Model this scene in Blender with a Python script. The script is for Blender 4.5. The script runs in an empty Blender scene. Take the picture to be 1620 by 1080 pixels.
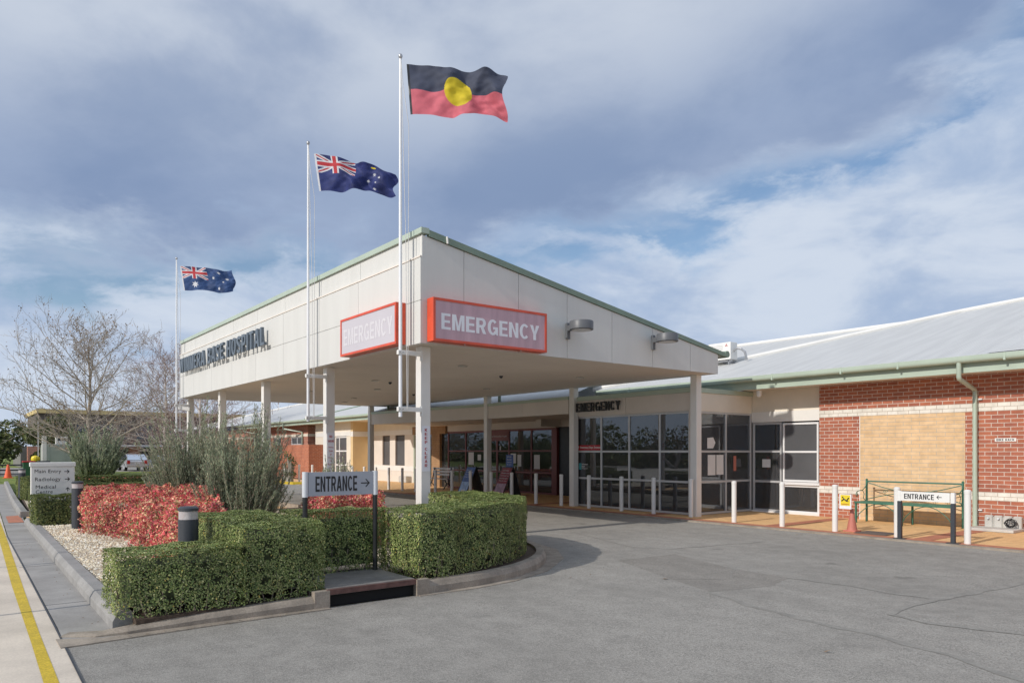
import bpy, math, random
import numpy as np
from mathutils import Vector, noise as mn
random.seed(7); rng = np.random.default_rng(7)
R = math.radians
scene = bpy.context.scene
COL = scene.collection

# ------------------------------------------------------------------ camera
cam_d = bpy.data.cameras.new("camera"); cam = bpy.data.objects.new("camera", cam_d); COL.objects.link(cam)
cam.location = (0, 0, 1.65); cam.rotation_euler = (R(90), 0, R(52.4))
cam_d.sensor_width = 36; cam_d.lens = 25.82; cam_d.shift_y = 0.108
cam_d.clip_start = 0.1; cam_d.clip_end = 3000
scene.camera = cam

# ------------------------------------------------------------------ light
SUN_EL = 29.7
sun_vec = Vector((0.035, -1.0, 0)).normalized() * math.cos(R(SUN_EL)) + Vector((0, 0, math.sin(R(SUN_EL))))
ld = bpy.data.lights.new("sun", 'SUN'); ld.energy = 2.6; ld.angle = R(0.5); ld.color = (1, 0.94, 0.86)
sun = bpy.data.objects.new("sun", ld); COL.objects.link(sun)
sun.rotation_euler = sun_vec.to_track_quat('Z', 'Y').to_euler(); sun.location = (0, -20, 30)
scene.view_settings.view_transform = 'Standard'; scene.view_settings.look = 'None'
scene.view_settings.exposure = 0.28; scene.view_settings.gamma = 1

world = bpy.data.worlds.new("World"); scene.world = world; world.use_nodes = True
wt = world.node_tree; wt.nodes.clear()
def WN(t, **k):
    n = wt.nodes.new(t)
    for a, b in k.items(): setattr(n, a, b)
    return n
def math_n(nt, op, a, b=None, c=None, clamp=False):
    n = nt.nodes.new('ShaderNodeMath'); n.operation = op; n.use_clamp = clamp
    for i, v in enumerate((a, b, c)):
        if v is None: continue
        if isinstance(v, (int, float)): n.inputs[i].default_value = v
        else: nt.links.new(v, n.inputs[i])
    return n.outputs[0]
def mixc(nt, f, a, b):
    n = nt.nodes.new('ShaderNodeMix'); n.data_type = 'RGBA'
    for s, v in ((n.inputs[0], f), (n.inputs[6], a), (n.inputs[7], b)):
        if isinstance(v, (int, float)): s.default_value = v
        elif isinstance(v, tuple): s.default_value = (*v[:3], 1)
        else: nt.links.new(v, s)
    return n.outputs[2]
def maprange(nt, v, a, b, c=0., d=1., smooth=True):
    n = nt.nodes.new('ShaderNodeMapRange'); n.interpolation_type = 'SMOOTHSTEP' if smooth else 'LINEAR'
    nt.links.new(v, n.inputs[0])
    for i, x in enumerate((a, b, c, d)): n.inputs[i + 1].default_value = x
    return n.outputs[0]
def noise_n(nt, vec, scale, detail=6, rough=0.55, dist=0.0):
    n = nt.nodes.new('ShaderNodeTexNoise'); n.inputs['Scale'].default_value = scale
    n.inputs['Detail'].default_value = detail; n.inputs['Roughness'].default_value = rough
    n.inputs['Distortion'].default_value = dist
    nt.links.new(vec, n.inputs['Vector']); return n.outputs[0]
sky = WN('ShaderNodeTexSky', sky_type='NISHITA', sun_disc=False)
sky.sun_elevation = R(SUN_EL); sky.sun_rotation = math.atan2(sun_vec.x, sun_vec.y)
sky.air_density = 1.0; sky.dust_density = 0.6; sky.ozone_density = 2.0
tc = WN('ShaderNodeTexCoord'); sep = WN('ShaderNodeSeparateXYZ'); wt.links.new(tc.outputs['Generated'], sep.inputs[0])
X, Y, Z = sep.outputs
zz = math_n(wt, 'ADD', math_n(wt, 'MAXIMUM', Z, 0.0), 0.12)
qx = math_n(wt, 'DIVIDE', X, zz); qy = math_n(wt, 'DIVIDE', Y, zz)
comb = WN('ShaderNodeCombineXYZ'); wt.links.new(qx, comb.inputs[0]); wt.links.new(qy, comb.inputs[1])
q = comb.outputs[0]
mp = WN('ShaderNodeMapping'); wt.links.new(q, mp.inputs[0]); mp.inputs['Rotation'].default_value = (0, 0, R(35)); mp.inputs['Scale'].default_value = (0.75, 1.5, 1)
mg_ = WN('ShaderNodeMapping'); wt.links.new(tc.outputs['Generated'], mg_.inputs[0]); mg_.inputs['Scale'].default_value = (1, 1, 2.4); mg_.inputs['Rotation'].default_value = (R(8), R(-14), 0)
n1 = noise_n(wt, mg_.outputs[0], 2.6, 8, 0.55, 0.3)
n2 = noise_n(wt, mg_.outputs[0], 7.5, 9, 0.60, 0.25)
mg3 = WN('ShaderNodeMapping'); wt.links.new(tc.outputs['Generated'], mg3.inputs[0]); mg3.inputs['Scale'].default_value = (1, 1, 1.9); mg3.inputs['Rotation'].default_value = (R(20), R(-25), 0); mg3.inputs['Location'].default_value = (.37, .1, .2)
n3 = noise_n(wt, mg3.outputs[0], 2.9, 8, 0.55, 0.15)
mp2 = WN('ShaderNodeMapping'); wt.links.new(q, mp2.inputs[0]); mp2.inputs['Scale'].default_value = (0.8, 1.5, 1); mp2.inputs['Rotation'].default_value = (0, 0, R(60))
n4 = noise_n(wt, mg_.outputs[0], 4.6, 9, 0.58, 0.3)
xp = math_n(wt, 'MINIMUM', math_n(wt, 'ADD', X, 1.0), 1.0)
edge = math_n(wt, 'MULTIPLY_ADD', math_n(wt, 'MULTIPLY', xp, xp), 0.36, 0.235)
L = math_n(wt, 'SUBTRACT', Z, edge)
Lw = math_n(wt, 'MULTIPLY_ADD', math_n(wt, 'SUBTRACT', n1, 0.5), 0.22, L)
Lw = math_n(wt, 'MULTIPLY_ADD', math_n(wt, 'SUBTRACT', n2, 0.5), 0.10, Lw)
above = maprange(wt, Lw, 0.0, 0.06)
# bank above the edge
hi = maprange(wt, L, 0.07, 0.23)
bank = mixc(wt, maprange(wt, n3, 0.37, 0.66), (0.26, 0.355, 0.555), (0.36, 0.455, 0.65))
bank = mixc(wt, math_n(wt, 'MULTIPLY', hi, maprange(wt, n3, 0.30, 0.62, 0.3, 1.0)), bank, (0.64, 0.71, 0.83))
low = mixc(wt, maprange(wt, n4, 0.36, 0.64), (0.44, 0.56, 0.77), (0.70, 0.785, 0.92))
low = mixc(wt, maprange(wt, Z, 0.0, 0.14, 0.55, 0.0), low, (0.72, 0.82, 0.96))
cloud = mixc(wt, above, low, bank)
dist = math_n(wt, 'ABSOLUTE', Lw)
gap = maprange(wt, dist, 0.0, 0.05, 1.0, 0.0)
gapn = maprange(wt, n2, 0.40, 0.60, 0.0, 1.0)
blue = math_n(wt, 'MULTIPLY', gap, math_n(wt, 'MULTIPLY_ADD', gapn, 0.8, 0.2))
left = maprange(wt, X, -0.90, -0.98, 0.0, 0.35)
wisp = math_n(wt, 'MULTIPLY', maprange(wt, n4, 0.48, 0.34), math_n(wt, 'MULTIPLY', math_n(wt, 'SUBTRACT', 1.0, above), left))
blue = math_n(wt, 'MAXIMUM', blue, wisp)
skys = WN('ShaderNodeVectorMath', operation='SCALE'); wt.links.new(sky.outputs[0], skys.inputs[0]); skys.inputs[3].default_value = 1.0
bgc = WN('ShaderNodeBackground'); bgs = WN('ShaderNodeBackground'); mxs = WN('ShaderNodeMixShader'); wo = WN('ShaderNodeOutputWorld')
wt.links.new(cloud, bgc.inputs[0]); bgc.inputs[1].default_value = 0.73
wt.links.new(skys.outputs[0], bgs.inputs[0]); bgs.inputs[1].default_value = 0.10
wt.links.new(blue, mxs.inputs[0]); wt.links.new(bgc.outputs[0], mxs.inputs[1]); wt.links.new(bgs.outputs[0], mxs.inputs[2])
wt.links.new(mxs.outputs[0], wo.inputs[0])

# ------------------------------------------------------------------ materials
def newmat(name):
    m = bpy.data.materials.new(name); m.use_nodes = True
    return m, m.node_tree, m.node_tree.nodes['Principled BSDF']
def objco(nt):
    return nt.nodes.new('ShaderNodeTexCoord').outputs['Object']
def bump(nt, b, h, strength, dist=0.01):
    n = nt.nodes.new('ShaderNodeBump'); n.inputs['Strength'].default_value = strength; n.inputs['Distance'].default_value = dist
    nt.links.new(h, n.inputs['Height']); nt.links.new(n.outputs[0], b.inputs['Normal'])
def M(name, col, rough=0.5, metal=0.0, var=0.08, vscale=1.5, fine=0.0, bmp=0.0, spec=0.5, streak=False):
    m, nt, b = newmat(name)
    b.inputs['Roughness'].default_value = rough; b.inputs['Metallic'].default_value = metal
    b.inputs['Specular IOR Level'].default_value = spec
    co = objco(nt)
    if streak:
        mpp = nt.nodes.new('ShaderNodeMapping'); nt.links.new(co, mpp.inputs[0]); mpp.inputs['Scale'].default_value = (3, 3, .35); co2 = mpp.outputs[0]
    else: co2 = co
    f = maprange(nt, noise_n(nt, co2, vscale, 6, 0.6), 0.3, 0.7)
    c = mixc(nt, f, tuple(x * (1 - var) for x in col), tuple(min(1, x * (1 + var)) for x in col))
    if fine:
        f2 = maprange(nt, noise_n(nt, co, 60, 3, 0.6), 0.3, 0.7)
        c = mixc(nt, math_n(nt, 'MULTIPLY', f2, fine), c, tuple(x * 0.4 for x in col))
    nt.links.new(c, b.inputs['Base Color'])
    if bmp: bump(nt, b, noise_n(nt, co, 40, 4, 0.6), bmp, 0.01)
    return m
WHITE = M('white_paint', (0.78, 0.765, 0.73), 0.45, var=0.03)
FASCIA = M('fascia_panel', (0.645, 0.64, 0.61), 0.55, var=0.03, vscale=.8, streak=True)
SOFFIT = M('soffit_board', (0.76, 0.70, 0.63), 0.7, var=0.04, vscale=.5)
COLP = M('column_paint', (0.76, 0.735, 0.69), 0.4, var=0.03)
GREEN = M('pale_green_trim', (0.43, 0.51, 0.42), 0.4, var=0.05)
DGREEN = M('grey_green_trim', (0.20, 0.27, 0.21), 0.5, var=0.08)
BEAM = M('beam_panel', (0.66, 0.60, 0.54), 0.6, var=0.03)
CREAM = M('cream_render', (0.76, 0.69, 0.58), 0.7, var=0.04, bmp=.05)
CREAMSH = M('cream_shade_tint', (0.70, 0.52, 0.28), 0.7, var=0.05)  # cream render with shade and warm reflected light mixed into its colour
PANELW = M('pale_cladding', (0.72, 0.66, 0.59), 0.6, var=0.03)
ALU = M('grey_aluminium', (0.55, 0.55, 0.55), 0.35, 0.3, var=0.04)
WALU = M('white_aluminium', (0.75, 0.75, 0.75), 0.4, 0.0, var=0.03)
MAROON = M('maroon_frame', (0.20, 0.055, 0.05), 0.4, var=0.08)
POLEW = M('flagpole_white', (0.80, 0.81, 0.83), 0.3, var=0.04)
ROPE = M('rope', (0.6, 0.6, 0.6), 0.9)
STEEL = M('galvanised_steel', (0.45, 0.45, 0.46), 0.4, 0.7)
ORANGE = M('sign_frame_orange', (0.68, 0.085, 0.035), 0.35, var=0.12, vscale=3)
SIGNF = M('sign_face_pink', (0.53, 0.34, 0.385), 0.25, var=0.12, vscale=1.6, streak=True)  # pink face colour of the side box
SIGNL = M('sign_face_letter', (0.80, 0.80, 0.84), 0.35, var=0.03)
SIGNF2 = M('sign_face_lilac', (0.57, 0.535, 0.57), 0.28, var=0.02)  # paler grey lilac face colour of the front box
SIGNL2 = M('sign_letter_lilac', (0.66, 0.635, 0.66), 0.35, var=0.02)
LETTER = M('letter_grey', (0.12, 0.15, 0.185), 0.45, var=0.12, vscale=4)
BLACK = M('black_paint', (0.02, 0.021, 0.023), 0.4, var=0.3, vscale=6)
DARKG = M('charcoal_paint', (0.045, 0.05, 0.06), 0.45, var=0.12)
SILVER = M('silver_sign_panel', (0.42, 0.44, 0.49), 0.4, 0.0, var=0.05)
SILV2 = M('silver_tube', (0.66, 0.68, 0.72), 0.35, 0.1, var=0.05)
RED = M('red_text', (0.40, 0.03, 0.035), 0.5)
REDS = M('red_sign', (0.45, 0.02, 0.03), 0.5)
DRED = M('maroon_poster', (0.30, 0.05, 0.06), 0.5, var=.25, vscale=4)
BLUEP = M('blue_poster', (0.06, 0.12, 0.34), 0.45, var=.3, vscale=5)
LBLUE = M('light_blue_print', (0.35, 0.48, 0.70), 0.5, var=.25, vscale=8)
PINKP = M('pale_print', (0.50, 0.33, 0.42), 0.5, var=.25, vscale=8)
PAPER = M('paper', (0.70, 0.70, 0.69), 0.8, var=.05)
TEAL = M('teal_print', (0.1, 0.42, 0.45), 0.6)
YEL = M('yellow_sign', (0.80, 0.62, 0.03), 0.5)
YLINE = M('yellow_road_paint', (0.70, 0.50, 0.03), 0.7, var=0.12, vscale=5, fine=0.6)
CONE = M('cone_orange', (0.85, 0.13, 0.04), 0.5)
CONEF = M('cone_faded', (0.50, 0.17, 0.125), 0.55)
BENCHG = M('bench_green', (0.05, 0.165, 0.115), 0.45, var=0.15, vscale=8)
WOOD = M('timber_slat', (0.34, 0.18, 0.08), 0.6, var=0.2, vscale=6)
LAMPG = M('lamp_housing', (0.11, 0.115, 0.125), 0.45, var=.08)
LENS = M('lamp_lens', (0.55, 0.55, 0.53), 0.25)
CONC = M('kerb_concrete', (0.32, 0.31, 0.295), 0.85, var=0.15, vscale=3, fine=0.3, bmp=.2)
CONCB = M('brown_concrete', (0.34, 0.29, 0.235), 0.85, var=0.25, vscale=4, fine=0.35, bmp=.25)
CONCW = M('pale_concrete', (0.55, 0.53, 0.49), 0.85, var=0.1, vscale=4, fine=.1)
LID = M('pit_lid_concrete', (0.22, 0.205, 0.19), 0.85, var=0.2, vscale=4, fine=0.3, bmp=.2)
RUST = M('rusty_steel', (0.12, 0.06, 0.05), 0.7, var=.3, vscale=9)
NEARBLK = M('near_black', (0.008, 0.008, 0.008), 0.9)  # painted darkness of the pit mouth; also dark litter specks
BARK = M('grey_bark', (0.30, 0.27, 0.23), 0.9, var=0.3, vscale=6)
BARKW = M('pale_bark', (0.50, 0.45, 0.41), 0.9, var=0.35, vscale=5)
TWIG = M('brown_twig', (0.19, 0.125, 0.105), 0.9, var=0.25, vscale=5)
BARKM = M('tan_grey_bark', (0.36, 0.31, 0.255), 0.9, var=0.3, vscale=6)
REDTWIG = M('reddish_twig', (0.30, 0.21, 0.185), 0.9, var=0.25, vscale=5)
DBROWN = M('dark_brown_cladding', (0.12, 0.10, 0.09), 0.8, var=.15)
YFAS = M('mustard_fascia', (0.66, 0.50, 0.22), 0.6, var=.15, vscale=.8)
CABIN = M('cabin_grey_green', (0.40, 0.44, 0.39), 0.5)
BING = M('bin_green', (0.035, 0.13, 0.06), 0.5)
RUBBER = M('tyre_rubber', (0.02, 0.02, 0.02), 0.8)
CARS_ = M('car_silver', (0.55, 0.56, 0.58), 0.25, 0.5)
CARB_ = M('car_blue_silver', (0.36, 0.43, 0.52), 0.25, 0.5)
TAIL = M('tail_lamp_red', (0.5, 0.02, 0.02), 0.3)
DARKINT = M('interior_dark', (0.20, 0.19, 0.18), 0.8)
GREYINT = M('interior_grey', (0.58, 0.56, 0.54), 0.8)
CARPET = M('carpet', (0.22, 0.20, 0.19), 0.9)
AGGR = M('earth_mulch', (0.10, 0.07, 0.05), 0.95, var=.4, vscale=20)
FLAGB = M('flag_black', (0.065, 0.075, 0.115), 0.75, var=.15, vscale=3)
FLAGR = M('flag_red', (0.68, 0.16, 0.20), 0.75, var=.12, vscale=3)
FLAGY = M('flag_yellow', (0.72, 0.56, 0.03), 0.75, var=.08, vscale=3)
FLAGN = M('flag_navy', (0.028, 0.04, 0.155), 0.7, var=.3, vscale=3)
FLAGN2 = M('flag_blue_faded', (0.03, 0.07, 0.19), 0.7, var=.3, vscale=3)
FLAGW = M('flag_white', (0.72, 0.72, 0.74), 0.75)
FLAGC = M('flag_crimson', (0.55, 0.05, 0.06), 0.75)
SKIN = None
for mm in (FLAGB, FLAGR, FLAGY, FLAGN, FLAGN2, FLAGW, FLAGC):   # thin cloth lets some light through
    nt = mm.node_tree; b = nt.nodes['Principled BSDF']; out = [n for n in nt.nodes if n.type == 'OUTPUT_MATERIAL'][0]
    tr = nt.nodes.new('ShaderNodeBsdfTranslucent'); ms = nt.nodes.new('ShaderNodeMixShader'); ms.inputs[0].default_value = .3
    nt.links.new(b.inputs['Base Color'].links[0].from_socket, tr.inputs[0])
    nt.links.new(b.outputs[0], ms.inputs[1]); nt.links.new(tr.outputs[0], ms.inputs[2]); nt.links.new(ms.outputs[0], out.inputs[0])

def glassmat(name, tint, refl=1.6):
    m = bpy.data.materials.new(name); m.use_nodes = True; nt = m.node_tree; nt.nodes.clear()
    o = nt.nodes.new('ShaderNodeOutputMaterial'); t = nt.nodes.new('ShaderNodeBsdfTransparent'); g = nt.nodes.new('ShaderNodeBsdfGlossy')
    g.inputs['Roughness'].default_value = 0.0; t.inputs[0].default_value = (*tint, 1)
    g.inputs[0].default_value = (.8, .85, .9, 1)
    co = objco(nt); n = noise_n(nt, co, 1.2, 2, .4)
    bp = nt.nodes.new('ShaderNodeBump'); bp.inputs['Strength'].default_value = .03; bp.inputs['Distance'].default_value = .05
    nt.links.new(n, bp.inputs['Height']); nt.links.new(bp.outputs[0], g.inputs['Normal'])
    f = nt.nodes.new('ShaderNodeFresnel'); f.inputs[0].default_value = refl
    ms = nt.nodes.new('ShaderNodeMixShader'); nt.links.new(f.outputs[0], ms.inputs[0]); nt.links.new(t.outputs[0], ms.inputs[1]); nt.links.new(g.outputs[0], ms.inputs[2])
    nt.links.new(ms.outputs[0], o.inputs[0]); return m
def film(m, col, f):
    nt = m.node_tree; o_ = [n for n in nt.nodes if n.type == 'OUTPUT_MATERIAL'][0]; ms_ = [n for n in nt.nodes if n.type == 'MIX_SHADER'][0]
    tr = [n for n in nt.nodes if n.type == 'BSDF_TRANSPARENT'][0]
    df = nt.nodes.new('ShaderNodeBsdfDiffuse'); df.inputs[0].default_value = (*col, 1); m2 = nt.nodes.new('ShaderNodeMixShader'); m2.inputs[0].default_value = f
    nt.links.new(tr.outputs[0], m2.inputs[1]); nt.links.new(df.outputs[0], m2.inputs[2]); nt.links.new(m2.outputs[0], ms_.inputs[1])
GLASS = glassmat('window_glass', (0.78, 0.79, 0.80), 2.0); film(GLASS, (.14, .14, .145), .34)
DGLASS = glassmat('dark_tinted_glass', (0.55, 0.55, 0.56), 1.9); film(DGLASS, (.10, .10, .105), .25)
SCREEN = M('insect_screen', (0.10, 0.102, 0.108), 0.35, var=.15, vscale=.8)
CLEAR = glassmat('clear_polycarbonate', (0.85, 0.84, 0.84), 1.4)
nt = CLEAR.node_tree; o_ = [n for n in nt.nodes if n.type == 'OUTPUT_MATERIAL'][0]; src = o_.inputs[0].links[0].from_socket
df = nt.nodes.new('ShaderNodeBsdfDiffuse'); df.inputs[0].default_value = (.72, .66, .66, 1); ms2 = nt.nodes.new('ShaderNodeMixShader'); ms2.inputs[0].default_value = .6
nt.links.new(src, ms2.inputs[1]); nt.links.new(df.outputs[0], ms2.inputs[2]); nt.links.new(ms2.outputs[0], o_.inputs[0])

def brickmat(name, c1, c2, mortar, bw=.24, bh=.086, mt=.010, zoff=0.63, axis='XZ', xoff=0., rough=.85, offs=.5, bias=0.):
    m, nt, b = newmat(name); b.inputs['Roughness'].default_value = rough
    co = nt.nodes.new('ShaderNodeNewGeometry').outputs['Position']
    s = nt.nodes.new('ShaderNodeSeparateXYZ'); nt.links.new(co, s.inputs[0])
    a = {'X': 0, 'Y': 1, 'Z': 2}
    cb = nt.nodes.new('ShaderNodeCombineXYZ')
    u = s.outputs[a[axis[0]]]; v = s.outputs[a[axis[1]]]
    u = math_n(nt, 'ADD', u, xoff + 100.8); v = math_n(nt, 'ADD', v, -zoff + 86 * bh)
    nt.links.new(u, cb.inputs[0]); nt.links.new(v, cb.inputs[1])
    br = nt.nodes.new('ShaderNodeTexBrick'); nt.links.new(cb.outputs[0], br.inputs[0])
    br.inputs['Scale'].default_value = 1; br.inputs['Brick Width'].default_value = bw; br.inputs['Row Height'].default_value = bh
    br.inputs['Mortar Size'].default_value = mt * .5; br.inputs['Mortar Smooth'].default_value = .15; br.inputs['Bias'].default_value = bias
    br.offset = offs
    br.inputs['Color1'].default_value = (*c1, 1); br.inputs['Color2'].default_value = (*c2, 1); br.inputs['Mortar'].default_value = (*mortar, 1)
    n = maprange(nt, noise_n(nt, co, 9, 5, .6), .3, .7)
    nb = maprange(nt, noise_n(nt, co, 5.5, 2, .5), .35, .65, .94, 1.06)
    c = mixc(nt, math_n(nt, 'MULTIPLY', n, .14), br.outputs[0], tuple(x * .35 for x in c2))
    n5 = maprange(nt, noise_n(nt, co, .6, 4, .6), .35, .7)
    c = mixc(nt, math_n(nt, 'MULTIPLY', n5, .09), c, tuple(x * .45 for x in c1))
    vm = nt.nodes.new('ShaderNodeVectorMath'); vm.operation = 'SCALE'; nt.links.new(c, vm.inputs[0]); nt.links.new(nb, vm.inputs[3]); c = vm.outputs[0]
    nt.links.new(c, b.inputs['Base Color'])
    h = math_n(nt, 'SUBTRACT', math_n(nt, 'MULTIPLY', noise_n(nt, co, 60, 3, .6), .25), br.outputs[1])
    bump(nt, b, h, .6, .006)
    return m
MORT = (0.68, 0.60, 0.52)
BRICK = brickmat('red_brick', (0.47, 0.160, 0.088), (0.36, 0.122, 0.08), MORT, mt=.013)
BRICKY = brickmat('red_brick_side', (0.47, 0.160, 0.088), (0.36, 0.122, 0.08), MORT, mt=.013, axis='YZ')
BRICKW = brickmat('white_brick', (0.82, 0.79, 0.72), (0.76, 0.72, 0.64), (0.42, 0.35, 0.28))
BRICKC = brickmat('cream_brick', (0.76, 0.54, 0.32), (0.70, 0.48, 0.27), (0.50, 0.45, 0.385), bw=.36)
BRICKT = brickmat('tan_brick', (0.42, 0.24, 0.11), (0.36, 0.2, 0.1), (0.42, 0.32, 0.22))
SCRB = brickmat('screen_brick', (0.50, 0.17, 0.085), (0.42, 0.135, 0.075), (0.62, 0.44, 0.34), mt=.009)
SCRBY = brickmat('screen_brick_side', (0.50, 0.17, 0.085), (0.42, 0.135, 0.075), (0.62, 0.44, 0.34), axis='YZ')
PAVE = brickmat('tan_paving', (0.84, 0.53, 0.25), (0.78, 0.48, 0.22), (0.64, 0.42, 0.24), bw=.23, bh=.115, mt=.004, zoff=0, axis='XY')
PAVER = brickmat('red_paving', (0.54, 0.21, 0.12), (0.46, 0.18, 0.11), (0.4, 0.2, 0.14), bw=.115, bh=.23, mt=.004, zoff=0, axis='XY', offs=0)

def roofmat(name, col, ax='X', scale=13.2):
    m, nt, b = newmat(name); b.inputs['Roughness'].default_value = .45
    co = nt.nodes.new('ShaderNodeNewGeometry').outputs['Position']
    s = nt.nodes.new('ShaderNodeSeparateXYZ'); nt.links.new(co, s.inputs[0])
    w = math_n(nt, 'SINE', math_n(nt, 'MULTIPLY', s.outputs[0 if ax == 'X' else 1], 2 * math.pi * scale))
    # sheet laps every 0.76 m
    fr = math_n(nt, 'FRACT', math_n(nt, 'DIVIDE', s.outputs[0 if ax == 'X' else 1], .762))
    lap = maprange(nt, fr, 0, .05, 0, 1)
    mpp = nt.nodes.new('ShaderNodeMapping'); nt.links.new(co, mpp.inputs[0]); mpp.inputs['Scale'].default_value = (3, .4, .4) if ax == 'X' else (.4, 3, .4)
    f = maprange(nt, noise_n(nt, mpp.outputs[0], 1.2, 6, .6), .3, .7)
    c = mixc(nt, f, tuple(x * .93 for x in col), tuple(x * 1.05 for x in col))
    c = mixc(nt, lap, tuple(x * .84 for x in col), c)
    nt.links.new(c, b.inputs['Base Color'])
    bump(nt, b, w, .6, .010)
    return m
ROOF = roofmat('corrugated_roof', (0.60, 0.60, 0.585))
ROOFY = roofmat('corrugated_roof_side', (0.60, 0.60, 0.585), 'Y')

def asphalt(name, col, seamed=True):
    m, nt, b = newmat(name); b.inputs['Roughness'].default_value = .9; b.inputs['Specular IOR Level'].default_value = .25
    co = nt.nodes.new('ShaderNodeNewGeometry').outputs['Position']
    vo = nt.nodes.new('ShaderNodeTexVoronoi'); vo.inputs['Scale'].default_value = 110; nt.links.new(co, vo.inputs['Vector'])
    vs = nt.nodes.new('ShaderNodeSeparateColor'); nt.links.new(vo.outputs['Color'], vs.inputs[0])
    g = vs.outputs[0]
    dark = tuple(x * .52 for x in col); light = tuple(min(1, x * 1.4) for x in col)
    c = mixc(nt, maprange(nt, g, 0., .55, 0, 1, False), dark, col)
    c = mixc(nt, maprange(nt, g, .72, 1.0, 0, .8, False), c, light)
    big = maprange(nt, noise_n(nt, co, .28, 7, .66, .4), .36, .64)
    c = mixc(nt, math_n(nt, 'MULTIPLY', big, .48), c, tuple(x * .55 for x in col))
    med = maprange(nt, noise_n(nt, co, 3.5, 5, .65), .35, .7)
    c = mixc(nt, math_n(nt, 'MULTIPLY', med, .28), c, tuple(min(1, x * 1.35) for x in col))
    mpp = nt.nodes.new('ShaderNodeMapping'); nt.links.new(co, mpp.inputs[0]); mpp.inputs['Rotation'].default_value = (0, 0, R(-28)); mpp.inputs['Scale'].default_value = (.12, .9, 1)
    tr_ = maprange(nt, noise_n(nt, mpp.outputs[0], 1.0, 5, .6, .2), .45, .68)
    c = mixc(nt, math_n(nt, 'MULTIPLY', tr_, .30), c, tuple(x * .62 for x in col))
    sp = maprange(nt, noise_n(nt, co, 1.4, 4, .7, .5), .62, .75)
    c = mixc(nt, math_n(nt, 'MULTIPLY', sp, .35), c, tuple(x * .5 for x in col))
    v2 = nt.nodes.new('ShaderNodeTexVoronoi'); v2.inputs['Scale'].default_value = .75; nt.links.new(co, v2.inputs['Vector'])
    dd_ = math_n(nt, 'MULTIPLY_ADD', math_n(nt, 'SUBTRACT', noise_n(nt, co, 7, 4, .6), .5), .28, v2.outputs['Distance'])
    c = mixc(nt, maprange(nt, dd_, .03, .13, .55, 0), c, tuple(x * .42 for x in col))
    nt.links.new(c, b.inputs['Base Color'])
    bump(nt, b, math_n(nt, 'ADD', vo.outputs['Distance'], noise_n(nt, co, 160, 3, .6)), .45, .005)
    return m
ASPH = asphalt('asphalt', (0.35, 0.331, 0.298))
PATCH = asphalt('asphalt_patch', (0.30, 0.280, 0.25))
SEAM = M('crack_sealant', (0.30, 0.285, 0.255), .85, var=.15, vscale=6, fine=.35, bmp=.1)
SLAB = M('concrete_slab', (0.66, 0.58, 0.48), .85, var=.14, vscale=1.2, fine=.22, bmp=.12)
GUTC = M('grey_gutter_concrete', (0.34, 0.325, 0.305), .85, var=.16, vscale=1.6, fine=.25, bmp=.12)

def leafmat(name, stops, rough=.5, trans=.25, lo=.72, hi_=1.2, ns=2.5, dead=0):
    m, nt, b = newmat(name); b.inputs['Roughness'].default_value = rough; b.inputs['Specular IOR Level'].default_value = .4
    ge = nt.nodes.new('ShaderNodeNewGeometry'); cr = nt.nodes.new('ShaderNodeValToRGB')
    el = cr.color_ramp.elements
    while len(el) < len(stops): el.new(.5)
    for e, (p, c) in zip(el, stops): e.position = p; e.color = (*c, 1)
    nt.links.new(ge.outputs['Random Per Island'], cr.inputs[0])
    f = maprange(nt, noise_n(nt, ge.outputs['Position'], ns, 4, .6), .3, .7, lo, hi_)
    vm = nt.nodes.new('ShaderNodeVectorMath'); vm.operation = 'SCALE'; nt.links.new(cr.outputs[0], vm.inputs[0]); nt.links.new(f, vm.inputs[3])
    lc = vm.outputs[0]
    if dead: lc = mixc(nt, maprange(nt, noise_n(nt, ge.outputs['Position'], 1.9, 5, .65), .60, .72, 0, dead), lc, (.30, .20, .10))
    nt.links.new(lc, b.inputs['Base Color'])
    out = [n for n in nt.nodes if n.type == 'OUTPUT_MATERIAL'][0]
    tr = nt.nodes.new('ShaderNodeBsdfTranslucent'); nt.links.new(vm.outputs[0], tr.inputs[0])
    ms = nt.nodes.new('ShaderNodeMixShader'); ms.inputs[0].default_value = trans
    nt.links.new(b.outputs[0], ms.inputs[1]); nt.links.new(tr.outputs[0], ms.inputs[2]); nt.links.new(ms.outputs[0], out.inputs[0])
    return m
SHSTEM = M('shrub_stem', (0.24, 0.20, 0.155), .9, var=.3, vscale=6)
HLEAF = leafmat('hedge_leaf', [(0, (.09, .145, .045)), (.45, (.225, .295, .085)), (.8, (.355, .40, .145)), (.97, (.52, .53, .26)), (1, (.78, .60, .14))], trans=.05, dead=.5)
HLEAF2 = leafmat('hedge_leaf_dull', [(0, (.08, .12, .04)), (.5, (.16, .20, .065)), (.9, (.27, .29, .10)), (1, (.36, .35, .14))])
HCORE = M('hedge_shade_core', (0.05, 0.062, 0.026), .95, var=.5, vscale=18)  # dark colour stands in for shade between the leaves
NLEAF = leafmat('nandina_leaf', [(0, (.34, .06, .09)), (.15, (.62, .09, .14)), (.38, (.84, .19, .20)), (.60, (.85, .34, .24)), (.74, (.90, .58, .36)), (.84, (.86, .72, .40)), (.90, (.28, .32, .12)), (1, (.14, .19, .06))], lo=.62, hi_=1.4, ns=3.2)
NCORE = M('nandina_shade_core', (0.16, 0.05, 0.04), .95, var=.5, vscale=18)  # dark red stands in for shade inside the shrub mass
SLEAF = leafmat('shrub_needle', [(0, (.16, .20, .13)), (.5, (.33, .39, .25)), (.85, (.48, .53, .36)), (1, (.62, .57, .40))], .6)
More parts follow.
